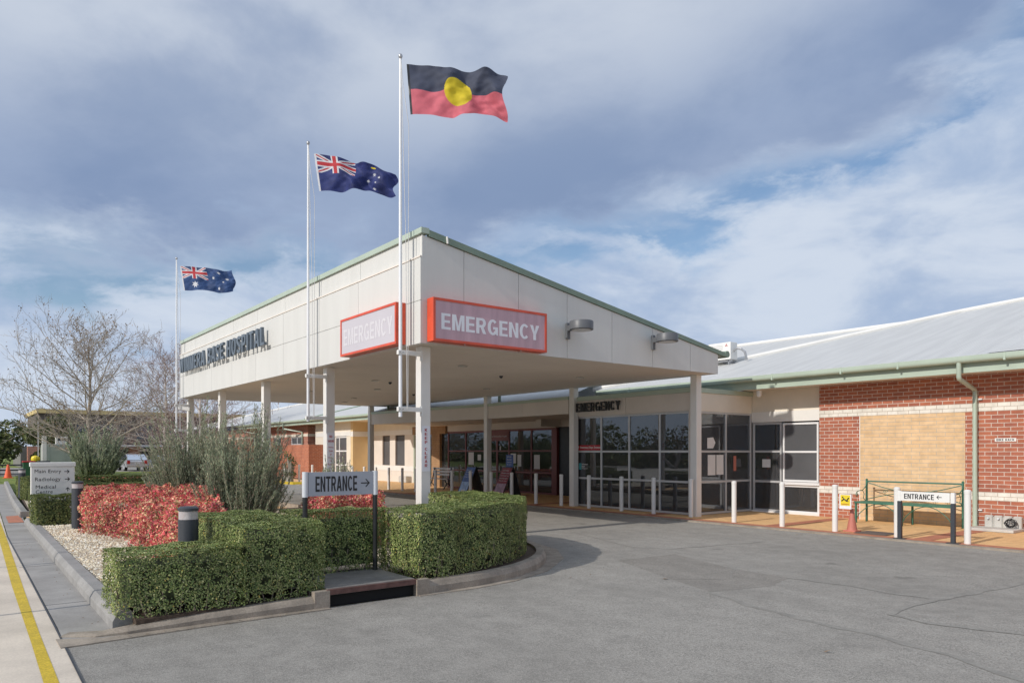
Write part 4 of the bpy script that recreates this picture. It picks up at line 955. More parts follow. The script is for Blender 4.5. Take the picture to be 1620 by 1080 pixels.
# columns signs
def strip_sign(nm, label, x1, y0, w, z0, z1, lines, mat=RED, face=SILV2):
    t = thing(nm, label, 'sign', (x1, y0 + .1, z0)); 
    MB().box(x1 + .002, x1 + .006, y0 + .015, y0 + .185, z0, z1, SIGNL).build('plate', t)
    mb = MB()
    for s, zc, h_, w_ in lines: (caps if s.isupper() else text)(mb, s, (x1 + .0065, y0 + .1 - w_ / 2, zc), (0, 1, 0), (0, 0, 1), w_, h_, .0015, mat)
    mb.build('lettering', t); return t
kc = []; z = 2.03
for ch in 'KEEP CLEAR':
    if ch != ' ': kc.append((ch, z, .055, .055))
    z -= .075 if ch != ' ' else .05
strip_sign('keep_clear_sign', 'vertical KEEP CLEAR sign in red letters on the nearest corner column', -11.64, CF, .17, 1.30, 2.13, kc)
nl = [('NO', 1.98, .055, .07), ('SMOKING', 1.88, .05, .15), ('Setting', 1.74, .045, .12), ('Down', 1.66, .045, .09), ('or', 1.58, .04, .04), ('Picking', 1.50, .045, .12), ('Up', 1.43, .045, .05), ('Patients', 1.35, .045, .14), ('Only', 1.27, .045, .08)]
strip_sign('no_parking_sign', 'narrow red lettered notice on the column behind the entrance sign', -15.85, CF, .17, 1.1, 2.1, nl)
strip_sign('no_parking_sign', 'narrow red lettered notice on the column beside the grey shrubs', -20.05, CF, .17, 1.1, 2.1, nl)

# ------------------------------------------------------------------ flagpoles & flags
UW = Vector((0.6101, 0.7923, 0))
def flagpole(label, x, zt, zb, b1, b2, colx):
    y = 6.42; t = thing('flagpole', label, 'flagpole', (x, y, zb), 'white flagpoles fixed to the canopy columns')
    o = MB().tube([(x, y, zb), (x, y, zt * .5 + zb * .5), (x, y, zt)], [.033, .029, .021], POLEW, 12).build('pole', t); smooth_by_angle(o)
    o = MB().lathe((x, y, zt), [(.015, 0), (.032, .02), (.04, .05), (.03, .08), (.008, .095)], STEEL, 12).build('finial', t); smooth_by_angle(o)
    for bz in (b1, b2):
        mb = MB(); mb.box(x - .035, x + .035, y - .06, CF - .03, bz - .04, bz + .04, WHITE, .006); mb.box(x - .03, x + .03, CF - .03, CF - .004, bz - .12, bz + .06, WHITE)
        mb.tube([(x + .036, y + .03, bz), (x + .048, y + .03, bz)], .012, STEEL, 8); mb.tube([(x + .036, y - .03, bz), (x + .048, y - .03, bz)], .012, STEEL, 8)
        mb.build('bracket', t)
    mb = MB(); mb.tube([(x + .02, y, zt - .03), (x + .10, y + .05, (zt + b2) / 2), (x + .06, y + .10, b2)], .006, ROPE, 5, False)
    mb.tube([(x + .02, y, zt - .03), (x + .06, y + .02, zt - .5), (x + .12, y + .10, zt - 1.2), (x + .075, y + .11, b2)], .006, ROPE, 5, False); mb.build('halyard', t)
    return t
flagpole('nearest and tallest white flagpole at the canopy corner, flying the black and red flag', -11.60, 8.66, 2.28, 3.43, 2.42, 0)
flagpole('middle white flagpole, flying the blue flag with a gold tinted fold', -15.82, 8.52, 2.34, 3.36, 2.42, 0)
flagpole('farthest white flagpole at the left end of the canopy', -27.70, 8.42, 2.34, 3.30, 2.42, 0)
def star(px, py, cx_, cy_, r, n, inner=.45):
    dx, dy = px - cx_, py - cy_; d = math.hypot(dx, dy)
    if d > r: return False
    a = (math.atan2(dx, dy) + math.pi / n) % (2 * math.pi / n) - math.pi / n
    a = abs(a); k = math.pi / n
    x1, y1 = r, 0; x2, y2 = r * inner * math.cos(k), r * inner * math.sin(k)
    qx_, qy_ = d * math.cos(a), d * math.sin(a)
    return (x2 - x1) * (qy_ - y1) - (y2 - y1) * (qx_ - x1) >= 0
def aus(s, t, navy):
    x = s * 2; y = t
    if x < 1 and y > .5:
        X_ = (x - .5) * 2; Y_ = (y - .75) * 2
        if abs(X_) < .1 or abs(Y_) < .1: return FLAGC
        if abs(X_) < .175 or abs(Y_) < .175: return FLAGW
        d1 = abs(Y_ - X_ * .5) * .894; d2 = abs(Y_ + X_ * .5) * .894
        if min(d1, d2) < .036: return FLAGC
        if min(d1, d2) < .105: return FLAGW
        return navy
    if star(x, y, .5, .25, .155, 7): return FLAGW
    for cx_, cy_, r in ((1.5, .83, .072), (1.5, .167, .072), (1.25, .56, .072), (1.722, .62, .072), (1.6, .45, .042)):
        if star(x, y, cx_, cy_, r, 7 if r > .05 else 5): return FLAGW
    return navy
def vic(s, t, navy):
    if s < .5 and t > .5: return aus(s, t, navy)
    x = s * 2; y = t
    for cx_, cy_, r, n in ((1.50, .16, .06, 7), (1.34, .47, .055, 7), (1.64, .55, .045, 5), (1.50, .64, .055, 7), (1.57, .38, .035, 5)):
        if star(x, y, cx_, cy_, r, n): return FLAGW
    if ((x - 1.48) / .06) ** 2 + ((y - .86) / .035) ** 2 < 1: return FLAGY
    return navy
def abor(s, t):
    x = s * 2
    if ((x - 1.07) * .98) ** 2 + (t - .49) ** 2 < .30 ** 2: return FLAGY
    return FLAGB if t > .5 else FLAGR
def flag(label, P0, w, h, droop, slant, seed, fn, amp=.07, hem=BLACK, taper=.1):
    """P0: top hoist corner"""
    ns, nt_ = 220, 110; U = UW.normalized(); Nn = Vector((U.y, -U.x, 0)); vs = []
    P0 = Vector(P0)
    for j in range(nt_ + 1):
        t_ = 1 - j / nt_
        for i in range(ns + 1):
            s = i / ns
            ph = s * 11 + t_ * 2.4 * (1 + s) + seed
            a = amp * min(1, s * 2.2)
            wv = a * math.sin(ph) + a * .55 * math.sin(s * 21 - t_ * 4.5 + seed * 2.1) + a * .3 * math.sin(s * 36 + t_ * 9 + seed) * s
            dz = -droop * s ** 1.3 + .018 * s * math.sin(s * 15 + seed) + .02 * math.sin(t_ * 6 + s * 9 + seed) * s
            comp = 1 - .06 * s * math.sin(s * 3)
            hh = h * (1 - taper * s - .05 * s * math.sin(s * 9 + seed)); wv += s ** .4 * (.055 * mn.noise(Vector((s * 5 + seed, t_ * 3.2 - s * 2.2, seed))) + .03 * mn.noise(Vector((s * 11 - t_ * 5, t_ * 7 + s * 5, seed + 4))))
            p = P0 + U * (s * w * comp + slant * (1 - t_) * (1 - s) + .05 * s * s * math.sin(t_ * 7 + seed)) + Nn * wv + Vector((0, 0, dz - hh * (1 - t_)))
            vs.append(p)
    mb = MB(); F_ = {}
    for j in range(nt_):
        for i in range(ns):
            s = (i + .5) / ns; t_ = 1 - (j + .5) / nt_
            mat = hem if s < .022 else fn(s, t_)
            F_.setdefault(mat, []).append((j * (ns + 1) + i, (j + 1) * (ns + 1) + i, (j + 1) * (ns + 1) + i + 1, j * (ns + 1) + i + 1))
    mb.v = [tuple(v) for v in vs]
    for mat, fs in F_.items():
        k = mb.mi(mat); mb.f += fs; mb.m += [k] * len(fs)
    o = mb.build('flag', org=tuple(P0), smooth=True)
    return tag(o, label, 'flag')
flag('black and red flag with a yellow disc flying from the tallest pole', (-11.58 + UW.x * .10, 6.42 + UW.y * .10, 8.56), 1.77, .90, .18, .07, 1.0, abor, .065, BLACK, .13)
flag('rumpled navy flag with canton cross and white stars on the middle pole', (-15.82 + UW.x * .13, 6.42 + UW.y * .13, 8.33), 1.84, .84, .42, .12, 2.4, lambda s, t: vic(s, t, FLAGN), .09, FLAGW, .40)
flag('blue flag with canton cross and white stars on the farthest pole by the canopy end', (-27.70 + UW.x * .12, 6.42 + UW.y * .12, 8.20), 1.92, .86, .18, .14, 4.3, lambda s, t: aus(s, t, FLAGN2), .05, FLAGW, .12)

# ------------------------------------------------------------------ window grids
def grid_x(parent, xs, zs, y, mat, fw=.055, fd=.06, glass=GLASS, nm='window', gy=None, skip=()):
    """window wall in plane y (faces -Y), mullion centres xs, transom centres zs; one part per bay, pane as sub-part"""
    for i in range(len(xs) - 1):
        mb = MB(); a, b_ = xs[i], xs[i + 1]; last = i == len(xs) - 2
        mb.box(a - fw / 2, a + fw / 2, y, y + fd, zs[0], zs[-1], mat, .004)
        if last: mb.box(b_ - fw / 2, b_ + fw / 2, y, y + fd, zs[0], zs[-1], mat, .004)
        for k, z in enumerate(zs):
            zz0 = z if k == 0 else (z - fw if k == len(zs) - 1 else z - fw / 2); mb.box(a + fw / 2 - .001, b_ - fw / 2 + .001, y + .004, y + fd - .004, zz0, zz0 + fw, mat)
        f = mb.build(nm, parent)
        for k in range(len(zs) - 1):
            mg = MB(); mg.box(a + fw / 2, b_ - fw / 2, y + fd * .5, y + fd * .5 + .006, zs[k] + fw * .5, zs[k + 1] - fw * .5, glass); mg.build('pane', f)
def grid_y(parent, ys_, zs, x, mat, fw=.055, fd=.06, glass=GLASS, nm='window'):
    for i in range(len(ys_) - 1):
        mb = MB(); a, b_ = ys_[i], ys_[i + 1]; last = i == len(ys_) - 2
        mb.box(x - fd, x, a - fw / 2, a + fw / 2, zs[0], zs[-1], mat, .004)
        if last: mb.box(x - fd, x, b_ - fw / 2, b_ + fw / 2, zs[0], zs[-1], mat, .004)
        for k, z in enumerate(zs):
            zz0 = z if k == 0 else (z - fw if k == len(zs) - 1 else z - fw / 2); mb.box(x - fd + .004, x - .004, a + fw / 2 - .001, b_ - fw / 2 + .001, zz0, zz0 + fw, mat)
        f = mb.build(nm, parent)
        for k in range(len(zs) - 1):
            mg = MB(); mg.box(x - fd * .5 - .006, x - fd * .5, a + fw / 2, b_ - fw / 2, zs[k] + fw * .5, zs[k + 1] - fw * .5, glass); mg.build('pane', f)

# ------------------------------------------------------------------ emergency block
EY = 15.04; EXL, EXR = -16.56, -12.0
eb = thing('emergency_block', 'glazed emergency department block with beige fascia projecting beside the brick wing', 'building', (-14.6, 16.6, 0))
mb = MB()
for a, b_ in ((EXL - .02, -14.33), (-14.32, EXR)): mb.box(a, b_, EY, EY + .04, 2.71, 3.18, BEAM)
mb.box(EXR - .04, EXR, EY + .041, 17.58, 2.71, 3.18, CREAM)
mb.box(EXL, EXR - .045, EY + .042, EY + .2, 2.72, 3.17, BEAM)
mb.build('fascia', eb)
mb = MB(); mb.box(EXL - .03, EXR + .03, EY - .03, EY + .2, 3.182, 3.30, GREEN); mb.box(EXR - .1, EXR + .03, EY + .2, 17.6, 3.182, 3.30, GREEN); mb.build('fascia_capping', eb)
MB().box(EXL, EXR, EY + .2, 17.6, 3.20, 3.26, ROOF).build('roof', eb)
grid_x(eb, [-16.46, -15.36, -14.26, -13.15, -12.16], [.04, .88, 1.67, 2.71], EY + .06, ALU)
mb = MB(); mb.box(-16.56, -16.49, EY, EY + .12, 0.03, 2.71, BEAM); mb.box(-12.13, -12.0, EY + .02, EY + .12, 0.03, 2.71, BEAM); mb.build('corner_post', eb)
grid_y(eb, [15.20, 16.45, 17.56], [.04, .88, 1.67, 2.71], EXR - .01, ALU)
MB().box(EXL - .1, EXL - .03, EY + .05, 18.2, .03, 3.17, MAROON).build('side_wall', eb)
# interior
mb = MB(); mb.box(-24, -8.5, 18.9, 19.0, .03, 3.2, GREYINT); mb.box(-16.5, -12.07, EY + .2, 18.9, 2.74, 2.78, GREYINT); mb.box(-16.5, -12.07, EY + .13, 18.9, .035, .045, CARPET); mb.box(-12.07, -8.5, 17.75, 18.9, .035, .045, CARPET)
mb.box(-14.2, -13.9, 17.2, 17.5, .03, 2.78, PANELW); mb.box(-15.9, -14.9, 18.8, 18.88, 1.0, 1.7, PAPER)
mb.box(-12.06, -8.5, 17.75, 18.9, 2.74, 2.78, GREYINT)
mb.build('interior', eb)
t2 = MB(); t2.box(-16.8, -14.6, 16.9, 17.5, .05, 1.02, DARKINT); t2.box(-16.85, -14.55, 16.85, 17.55, 1.02, 1.06, GREYINT); t2.build('reception_counter', eb)
def chair(label, x, y):
    t = thing('waiting_chair', label, 'chair', (x, y, .045), 'chairs behind the emergency glazing'); k = BLACK
    MB().box(x - .23, x + .23, y - .22, y + .22, .43, .48, k, .02).build('seat', t)
    o = MB().lathe((x, y + .0, .86), [(.03, -.18), (.2, -.14), (.24, 0), (.2, .13), (.05, .17)], k, 16, (1, .12)).build('backrest', t)
    o.data.transform(__import__('mathutils').Matrix.Translation((0, .23, 0)))
    for sx in (-.21, .21):
        for sy in (-.2, .2): MB().tube([(x + sx, y + sy, .45), (x + sx * 1.1, y + sy * 1.25, .045)], .013, k, 6).build('leg', t)
        MB().tube([(x + sx, y + .2, .45), (x + sx, y + .24, .75)], .012, k, 6).build('back_post', t)
    return t
chair('black chair inside the emergency glazing, left one, beside the yellow floor sign', -14.05, 16.2); chair('black round backed chair inside the emergency glazing, right one', -13.1, 16.3)
t = thing('wet_floor_sign', 'small yellow folding floor sign seen through the emergency glazing', 'floor sign', (-13.6, 15.95, .045))
mb = MB(); mb.pprism([(-13.72, 15.85, .05), (-13.48, 15.85, .05), (-13.54, 15.95, .62), (-13.66, 15.95, .62)], (0, .01, 0), YEL); mb.pprism([(-13.72, 16.08, .05), (-13.48, 16.08, .05), (-13.54, 15.97, .62), (-13.66, 15.97, .62)], (0, .01, 0), YEL); mb.build('boards', t)
# stickers on the glass
gy = EY + .085
t = thing('entrance_banner', 'red window banner reading Emergency Dept. Entrance on the first pane', 'sign', (-15.9, gy, 1.72)); MB().box(-16.42, -15.39, gy, gy + .003, 1.705, 1.86, REDS).build('banner', t)
mb = MB(); text(mb, 'Emergency Dept. Entrance', (-16.27, gy - .0005, 1.74), (1, 0, 0), (0, 0, 1), .88, .085, .0015, WHITE, .02); mb.pprism([(-16.38, gy - .001, 1.76), (-16.34, gy - .001, 1.76), (-16.34, gy - .001, 1.80), (-16.31, gy - .001, 1.80), (-16.36, gy - .001, 1.845), (-16.41, gy - .001, 1.80), (-16.38, gy - .001, 1.80)], (0, -.001, 0), WHITE); mb.build('lettering', t)
t = thing('window_sticker', 'small teal and white sticker on the lower left emergency pane', 'sticker', (-16.6, gy, 1.2))
MB().box(-16.34, -16.22, gy, gy + .002, 1.13, 1.32, TEAL).build('emblem', t)
mb = MB(); 
for k in range(3): text(mb, ['Wimmera', 'Base', 'Hospital'][k], (-16.20, gy - .0005, 1.27 - k * .065), (1, 0, 0), (0, 0, 1), (.26, .14, .24)[k], .045, .001, PAPER, .02)
mb.build('lettering', t)
for i, (x0, x1, z0, z1, mt_) in enumerate([(-15.5, -15.22, 1.72, 2.1, PAPER), (-13.35, -13.05, 1.95, 2.25, DARKG), (-16.5, -16.1, 1.15, 1.55, PAPER)]):
    tag(MB().box(x0, x1, 17.2, 17.204, z0, z1, mt_).build('wall_notice', org=((x0 + x1) / 2, 17.2, z0)), ['pale notice seen dimly inside the second emergency pane', 'dark framed notice inside the rightmost emergency pane', 'pale notice dimly seen above the reception counter'][i], 'notice')
t = thing('emergency_lettering', 'raised black capital letters reading EMERGENCY above the glass wall', 'sign', (-15.5, EY, 2.84))
caps(None, 'EMERGENCY', (-16.27, EY - .055, 2.845), (1, 0, 0), (0, 0, 1), 1.80, .26, .04, BLACK, .17, sep=lambda m_: m_.build('letter', t))
# papers in recess windows
t = thing('taped_notice', 'white pages taped inside the recessed side window', 'notice', (-12.06, 15.9, 1.1))
mb = MB(); mb.box(-12.037, -12.034, 15.70, 16.02, 1.05, 1.58, PAPER); mb.box(-12.037, -12.034, 16.06, 16.36, 1.06, 1.58, PAPER); mb.build('pages', t)
tag(MB().pprism([(-12.037, 15.68, 1.75), (-12.037, 15.92, 1.75), (-12.037, 16.02, 1.9), (-12.037, 15.92, 2.04), (-12.037, 15.68, 2.02)], (.003, 0, 0), PAPER).build('taped_notice', org=(-12.06, 15.85, 1.75)), 'small hexagonal white notice in the upper recessed side window', 'notice')
tag(MB().box(-12.037, -12.034, 16.80, 16.92, 1.15, 1.55, CONEF).build('taped_notice', org=(-12.06, 16.86, 1.15)), 'orange notice inside the recessed side window', 'notice')
tag(MB().box(-11.70, -11.45, 17.622, 17.625, 1.24, 1.46, PAPER).build('taped_notice', org=(-11.6, 17.72, 1.22)), 'pale yellow paper behind the recessed front window', 'notice')

# ------------------------------------------------------------------ brick wing (right)
BY = 17.5; BXL = -9.98; BXR = 25.0
bw_ = thing('brick_wing', 'red brick hospital wing with white brick bands and pale metal roof at the right', 'building', (5, 20, 0))
def strip(nm, z0, z1, segs):
    mb = MB()
    for x0, x1, mt_, pr in segs: mb.box(x0, x1, BY - pr, BY + .2, z0, z1, mt_)
    return mb.build(nm, bw_)
CXa, CXb = -8.93, -6.62
strip('brick_wall', 0.0, .63, [(BXL, CXa - .02, BRICK, 0), (CXa, CXb, BRICKC, .003), (CXb, BXR, BRICK, 0)])
strip('white_brick_band', .63, .802, [(BXL, CXa - .02, BRICKW, .006), (CXa, CXb, BRICKC, .003), (CXb, BXR, BRICKW, .006)])
strip('brick_wall', .802, 2.522, [(BXL, CXa - .02, BRICK, 0), (CXa, CXb, BRICKC, .003), (CXb, BXR, BRICK, 0)])
strip('white_brick_band', 2.522, 2.694, [(BXL, BXR, BRICKW, .006)])
strip('brick_wall', 2.694, 3.36, [(BXL, BXR, BRICK, 0)])
MB().box(CXa - .019, CXa - .001, BY - .004, BY + .1, 0, 2.52, WHITE).build('expansion_joint', bw_)
# recessed window bay
mb = MB(); mb.box(-12.3, BXL - .001, BY + .1, BY + .2, 2.74, 3.36, CREAM); mb.build('render_panel', bw_)
mb = MB(); mb.box(-12.0, BXL - .001, BY + .07, BY + .2, 2.46, 2.738, WHITE); mb.build('window_head_band', bw_)
grid_x(bw_, [-11.96, -11.13], [.06, .86, 1.67, 2.45], BY + .1, ALU)
grid_x(bw_, [-11.06, -10.05], [.06, .80], BY + .08, WALU, fw=.06)
grid_x(bw_, [-11.02, -10.06], [.88, 1.66, 2.42], BY + .06, WALU, fw=.05, glass=SCREEN, nm='screened_window')
mb = MB(); mb.box(-11.1, BXL - .002, BY + .03, BY + .12, .80, .87, WALU); mb.box(-11.09, BXL - .002, BY + .05, BY + .15, .0, .10, WALU); mb.box(-12.15, -11.1, BY + .08, BY + .16, .0, .065, WALU); mb.build('window_sill', bw_)
mb = MB(); mb.box(-12.2, -8.4, 18.9, 19.0, 0, 3, GREYINT); mb.box(-8.5, -8.4, 17.71, 18.9, 0, 3, GREYINT); mb.box(-10.8, -10.3, 18.2, 18.8, .05, 1.1, GREYINT); mb.box(-11.4, -11.25, 17.9, 18.0, 0.05, 2.7, PAPER); mb.build('room_interior', bw_)
# eave
G0 = 16.6; GX0 = -17.1
mb = MB(); n = 10; sec = [(G0 + .075 * math.cos(R(a)), 3.555 + .075 * math.sin(R(a))) for a in range(180, 361, 18)] + [(G0 + .075, 3.62), (G0 - .075, 3.63)]
def gutter(x0, x1, nm, par, y=G0, zc=3.555, mat=GREEN, r=.075):
    sec = [(y + r * math.cos(R(a)), zc + r * math.sin(R(a))) for a in range(180, 361, 18)]
    sec = [(y - r, zc + .065)] + sec + [(y + r, zc + .075)]
    mb = MB(); mb.pprism([(x0, a, b_) for a, b_ in sec], (x1 - x0, 0, 0), mat); o = mb.build(nm, par); smooth_by_angle(o, 35); return o
gutter(GX0, BXR, 'gutter', bw_)
mb = MB()
for x_ in [-15.6, -13.1, -10.7, -8.9, -7.6, -5.55, -3.2, -1]: mb.box(x_ - .02, x_ + .02, G0 - .082, G0 + .05, 3.47, 3.625, GREEN)
mb.build('gutter_straps', bw_)
mb = MB(); mb.box(GX0, BXR, 16.72, 16.76, 3.29, 3.62, GREEN); mb.build('fascia_board', bw_)
mb = MB(); mb.box(-12.1, BXR, 16.761, BY + .09, 3.32, 3.35, SOFFIT); mb.build('eave_soffit', bw_)
# roof front slope
sl = math.tan(R(16)); zr = lambda y: 3.63 + sl * (y - G0)
P1 = (-19.2, 16.58); 
def rp(x, y, dz=0): return (x, y, zr(y) + dz)
hip = [rp(-17.4, 16.75), rp(-14.85, 18.75), rp(-12.5, 21.2), rp(-10.69, 23.27), rp(-9.44, 24.62), rp(-8.06, 25.54), rp(-6.4, 27.0), rp(-2.5, 31.0)]
mb = MB(); mb.add([rp(-19.5, 16.58), rp(40, 16.58), rp(40, 31.0)] + hip[::-1], [tuple(range(3 + len(hip)))], ROOF); mb.build('roof_slope', bw_)
mb = MB(); mb.tube([(a, b_, c_ + .03) for a, b_, c_ in hip], .07, WHITE, 8); mb.build('hip_capping', bw_)
mb = MB(); mb.add([(-22, 17.2, 3.45), (-18.6, 26.0, 6.03), (-8.5, 26, 6.03), (-8.5, 18, 3.65), (-14, 17.2, 3.4)], [(0, 1, 2, 3, 4)], ROOF)
mb.build('rear_roof', bw_)
mb = MB(); mb.tube([(-21.5, 20, 4.2), (-18.6, 26, 6.06), (-8.8, 26, 6.06)], .07, WHITE, 8); mb.build('ridge_capping', bw_)
# small gable rising at the right (side slope)
mb = MB(); mb.add([rp(-5.9, 16.62, .012), rp(-1.0, 24.6, .012), (5, 24.6, zr(16.6) + 2.5), (5, 16.62, zr(16.6) + .1)], [(0, 3, 2, 1)], ROOFY); mb.build('side_roof_slope', bw_)
# downpipe
mb = MB(); X_ = -6.40
o = mb.tube([(X_, 16.6, 3.5), (X_, 16.6, 3.20), (X_, 16.62, 3.17), (X_, 17.38, 2.99), (X_, 17.42, 2.95), (X_, 17.42, .06)], .047, GREEN, 14).build('downpipe', bw_); smooth_by_angle(o, 50)
mb = MB()
for z_ in (2.78, .42): mb.box(X_ + .05, X_ + .12, 17.45, 17.499, z_ - .015, z_ + .015, WALU)
mb.build('pipe_bracket', bw_)
# bike rack sign and rack
t = thing('bike_rack_sign', 'small white BIKE RACK plate on the brick wall at the right edge', 'sign', (-5.85, BY, 1.87)); MB().box(-6.05, -5.66, BY - .008, BY - .003, 1.872, 1.945, WHITE).build('plate', t)
mb = MB(); caps(mb, 'BIKE RACK', (-6.02, BY - .0085, 1.886), (1, 0, 0), (0, 0, 1), .33, .046, .001, BLACK); mb.build('lettering', t)
t = thing('bike_rack', 'low white concrete bicycle rack block against the brick wall below its sign', 'bike rack', (-5.9, 17.2, .03))
mb = MB(); mb.box(-6.36, -5.5, 16.85, 17.44, .036, .09, CONCW, .01)
mb.build('base_slab', t); mb = MB()
for i in range(4): mb.box(-6.2 + i * .175, -6.2 + i * .175 + .15, 17.36, 17.46, .09, .33, CONCW, .015)
mb.box(-6.2, -5.53, 17.40, 17.46, .09, .30, CONCW); mb.build('wheel_slots', t)
for i in range(2): MB().tube([(-6.12 + i * .19, 17.35, .26), (-6.12 + i * .19, 17.31, .27)], .02, STEEL, 8).build('bolt', t)
mb = MB(); pts = []
for k in range(90):
    a = k * .42; pts.append((-5.68 + .09 * math.cos(a) * (1 + .3 * math.sin(k * .7)), 17.25 + .03 * math.sin(k * .9), .2 + .075 * math.sin(a) * (1 + .25 * math.cos(k * .5))))
mb.tube(pts, .007, BLACK, 4); tag(mb.build('cable_coil', org=(-5.68, 17.25, .1)), 'tangled black cable coil lying on the concrete bike rack', 'cable')
tag(MB().lathe((-11.35, 16.95, 3.10), [(.03, 0), (.06, .03), (.07, .1), (.07, .17)], WHITE, 14).build('dome_camera', org=(-11.35, 16.95, 3.1)), 'small white dome camera under the eave by the recessed windows', 'camera')
t = thing('security_camera', 'small white box camera on an arm under the far left end of the canopy', 'camera', (-27.7, 6.8, 3.2))
MB().box(-27.75, -27.70, 6.55, 6.86, 3.28, 3.32, WHITE).build('arm', t); MB().pprism([(-27.80, 6.50, 3.16), (-27.66, 6.50, 3.16), (-27.66, 6.50, 3.28), (-27.80, 6.50, 3.28)], (.16, .30, -.05), WHITE).build('housing', t)
# air conditioner
t = thing('air_conditioner', 'white rooftop air conditioner unit with a red three diamond mark', 'air conditioner', (-14.1, 19.1, 4.4))
MB().box(-14.55, -13.72, 19.0, 19.35, 4.50, 5.03, WHITE, .01).build('casing', t)
mb = MB()
for i in range(9): mb.box(-14.5, -14.0, 18.985, 18.999, 4.56 + i * .048, 4.575 + i * .048, WALU)
mb.build('grille', t)
mb = MB(); c0 = Vector((-13.87, 18.995, 4.93))
for a in (90, 210, 330):
    d = Vector((math.cos(R(a)), 0, math.sin(R(a)))); e = Vector((-d.z, 0, d.x)); s_ = .028
    mb.pprism([c0, c0 + d * s_ + e * s_ * .55, c0 + d * s_ * 2, c0 + d * s_ - e * s_ * .55], (0, -.003, 0), REDS)
mb.build('emblem', t)
mb = MB(); mb.box(-14.6, -13.7, 19.05, 19.1, 4.44, 4.47, STEEL); mb.box(-14.6, -13.7, 19.3, 19.35, 4.44, 4.47, STEEL)
for x_ in (-14.45, -13.85): mb.box(x_, x_ + .03, 19.05, 19.35, 4.28, 4.498, STEEL)
mb.build('mount', t)
MB().tube([(-13.72, 19.15, 4.75), (-13.6, 19.15, 4.82), (-13.48, 19.2, 4.8), (-13.38, 19.25, 4.7), (-13.35, 19.3, 4.45)], .035, STEEL, 8).build('hose', t)

# ------------------------------------------------------------------ entry walkway, glazing
ew = thing('main_entry', 'shaded main entry with maroon framed doors behind a beige beam', 'building', (-23, 17, 0))
mb = MB(); by = lambda x: 14.93 if x > -20.9 else 14.93 + (x + 20.9) * .1068
xb = [-28.2, -24.6, -20.9, -18.8, -16.58]
for a, b_ in zip(xb[:-1], xb[1:]):
    a += .005; b_ -= .005; mb.pprism([(a, by(a), 2.81), (b_, by(b_), 2.81), (b_, by(b_), 3.24), (a, by(a), 3.24)], (0, .03, 0), BEAM)
for a, b_ in ((-28.15, -20.9), (-20.9, -16.6)): mb.pprism([(a, by(a) + .031, 2.82), (b_, by(b_) + .031, 2.82), (b_, by(b_) + .031, 3.235), (a, by(a) + .031, 3.235)], (0, .2, 0), BEAM)
mb.build('beam', ew)
mb = MB()
for a, b_ in ((-28.25, -20.9), (-20.9, -16.58)): mb.pprism([(a, by(a) - .02, 3.242), (b_, by(b_) - .02, 3.242), (b_, by(b_) - .02, 3.335), (a, by(a) - .02, 3.335)], (0, .3, 0), GREEN)
mb.build('beam_capping', ew)
mb = MB()
for x_, y_ in ((-27.3, 14.5), (-20.4, 15.13)): mb.box(x_ - .04, x_ + .04, y_, y_ + .07, 3.34, 3.62, DGREEN)
mb.build('roof_strut', ew)
MB().prism([(-28.1, 14.38), (-20.9, 15.16), (-16.65, 15.16), (-16.65, 18.25), (-29.5, 18.25)], 2.85, 2.9, SOFFIT).build('ceiling', ew)
for x_, y_ in ((-26.56, 16.86), (-24.78, 16.97), (-23.04, 17.2), (-21.11, 17.4)):
    MB().lathe((x_, y_, 2.836), [(.1, 0), (.12, .006), (.12, .013)], LENS, 16).build('downlight', ew)
mb = MB(); mb.add([(-28.3, 14.2, 3.34), (-20.9, 15.0, 3.34), (-16.7, 15.0, 3.34), (-18.5, 22, 5.6), (-31, 22, 5.6)], [(0, 1, 2, 3, 4)], ROOF); mb.add([(-28.3, 14.2, 3.34), (-31, 22, 5.6), (-36, 22, 3.4), (-34, 17, 3.4)], [(0, 1, 2, 3)], ROOFY); mb.build('roof', ew)
# glazing y=18.2
GY = 18.2
def mg(x0, x1, z0, z1, par, mat=MAROON, d=.07): MB().box(x0, x1, GY - .0, GY + d, z0, z1, mat, .004).build('frame', par)
mb = MB()
for x_ in (-28.42, -27.0, -25.55, -23.85, -22.40): mb.box(x_ - .035, x_ + .035, GY, GY + .07, .03, 2.55, MAROON)
mb.box(-21.18, -20.88, GY, GY + .2, .03, 2.58, MAROON)
mb.box(-28.45, -20.9, GY - .005, GY + .07, 2.50, 2.58, MAROON)
for z_ in (.85, 1.70): mb.box(-28.42, -21.1, GY + .005, GY + .06, z_ - .03, z_ + .03, MAROON)
mb.box(-28.42, -21.1, GY + .005, GY + .06, .03, .1, MAROON)
mb.box(-25.5, -23.88, GY - .01, GY + .09, 2.12, 2.50, MAROON); mb.box(-24.72, -24.62, GY, GY + .075, .03, 2.12, MAROON)
mb.build('door_frames', ew)
mb = MB(); mb.box(-28.4, -25.56, GY + .03, GY + .036, .1, 2.5, DGLASS); mb.box(-25.5, -23.9, GY + .03, GY + .036, .1, 2.12, DGLASS); mb.box(-23.84, -21.2, GY + .03, GY + .036, .1, 2.5, DGLASS); mb.build('glazing', ew)
mb = MB(); text(mb, 'Welcome to Wimmera Base Hospital', (-25.4, GY - .0105, 2.26), (1, 0, 0), (0, 0, 1), 1.42, .085, .002, PAPER, .0); text(mb, 'No Smoking', (-25.45, GY + .004, .99 - .11), (1, 0, 0), (0, 0, 1), .5, .06, .002, PAPER, .01); mb.build('door_lettering', ew)
mb = MB(); mb.box(-28.45, -24.0, GY - .02, GY + .1, 2.585, 2.9, BEAM); mb.box(-23.99, -20.92, GY - .02, GY + .1, 2.585, 2.9, BEAM); mb.build('header_panel', ew)
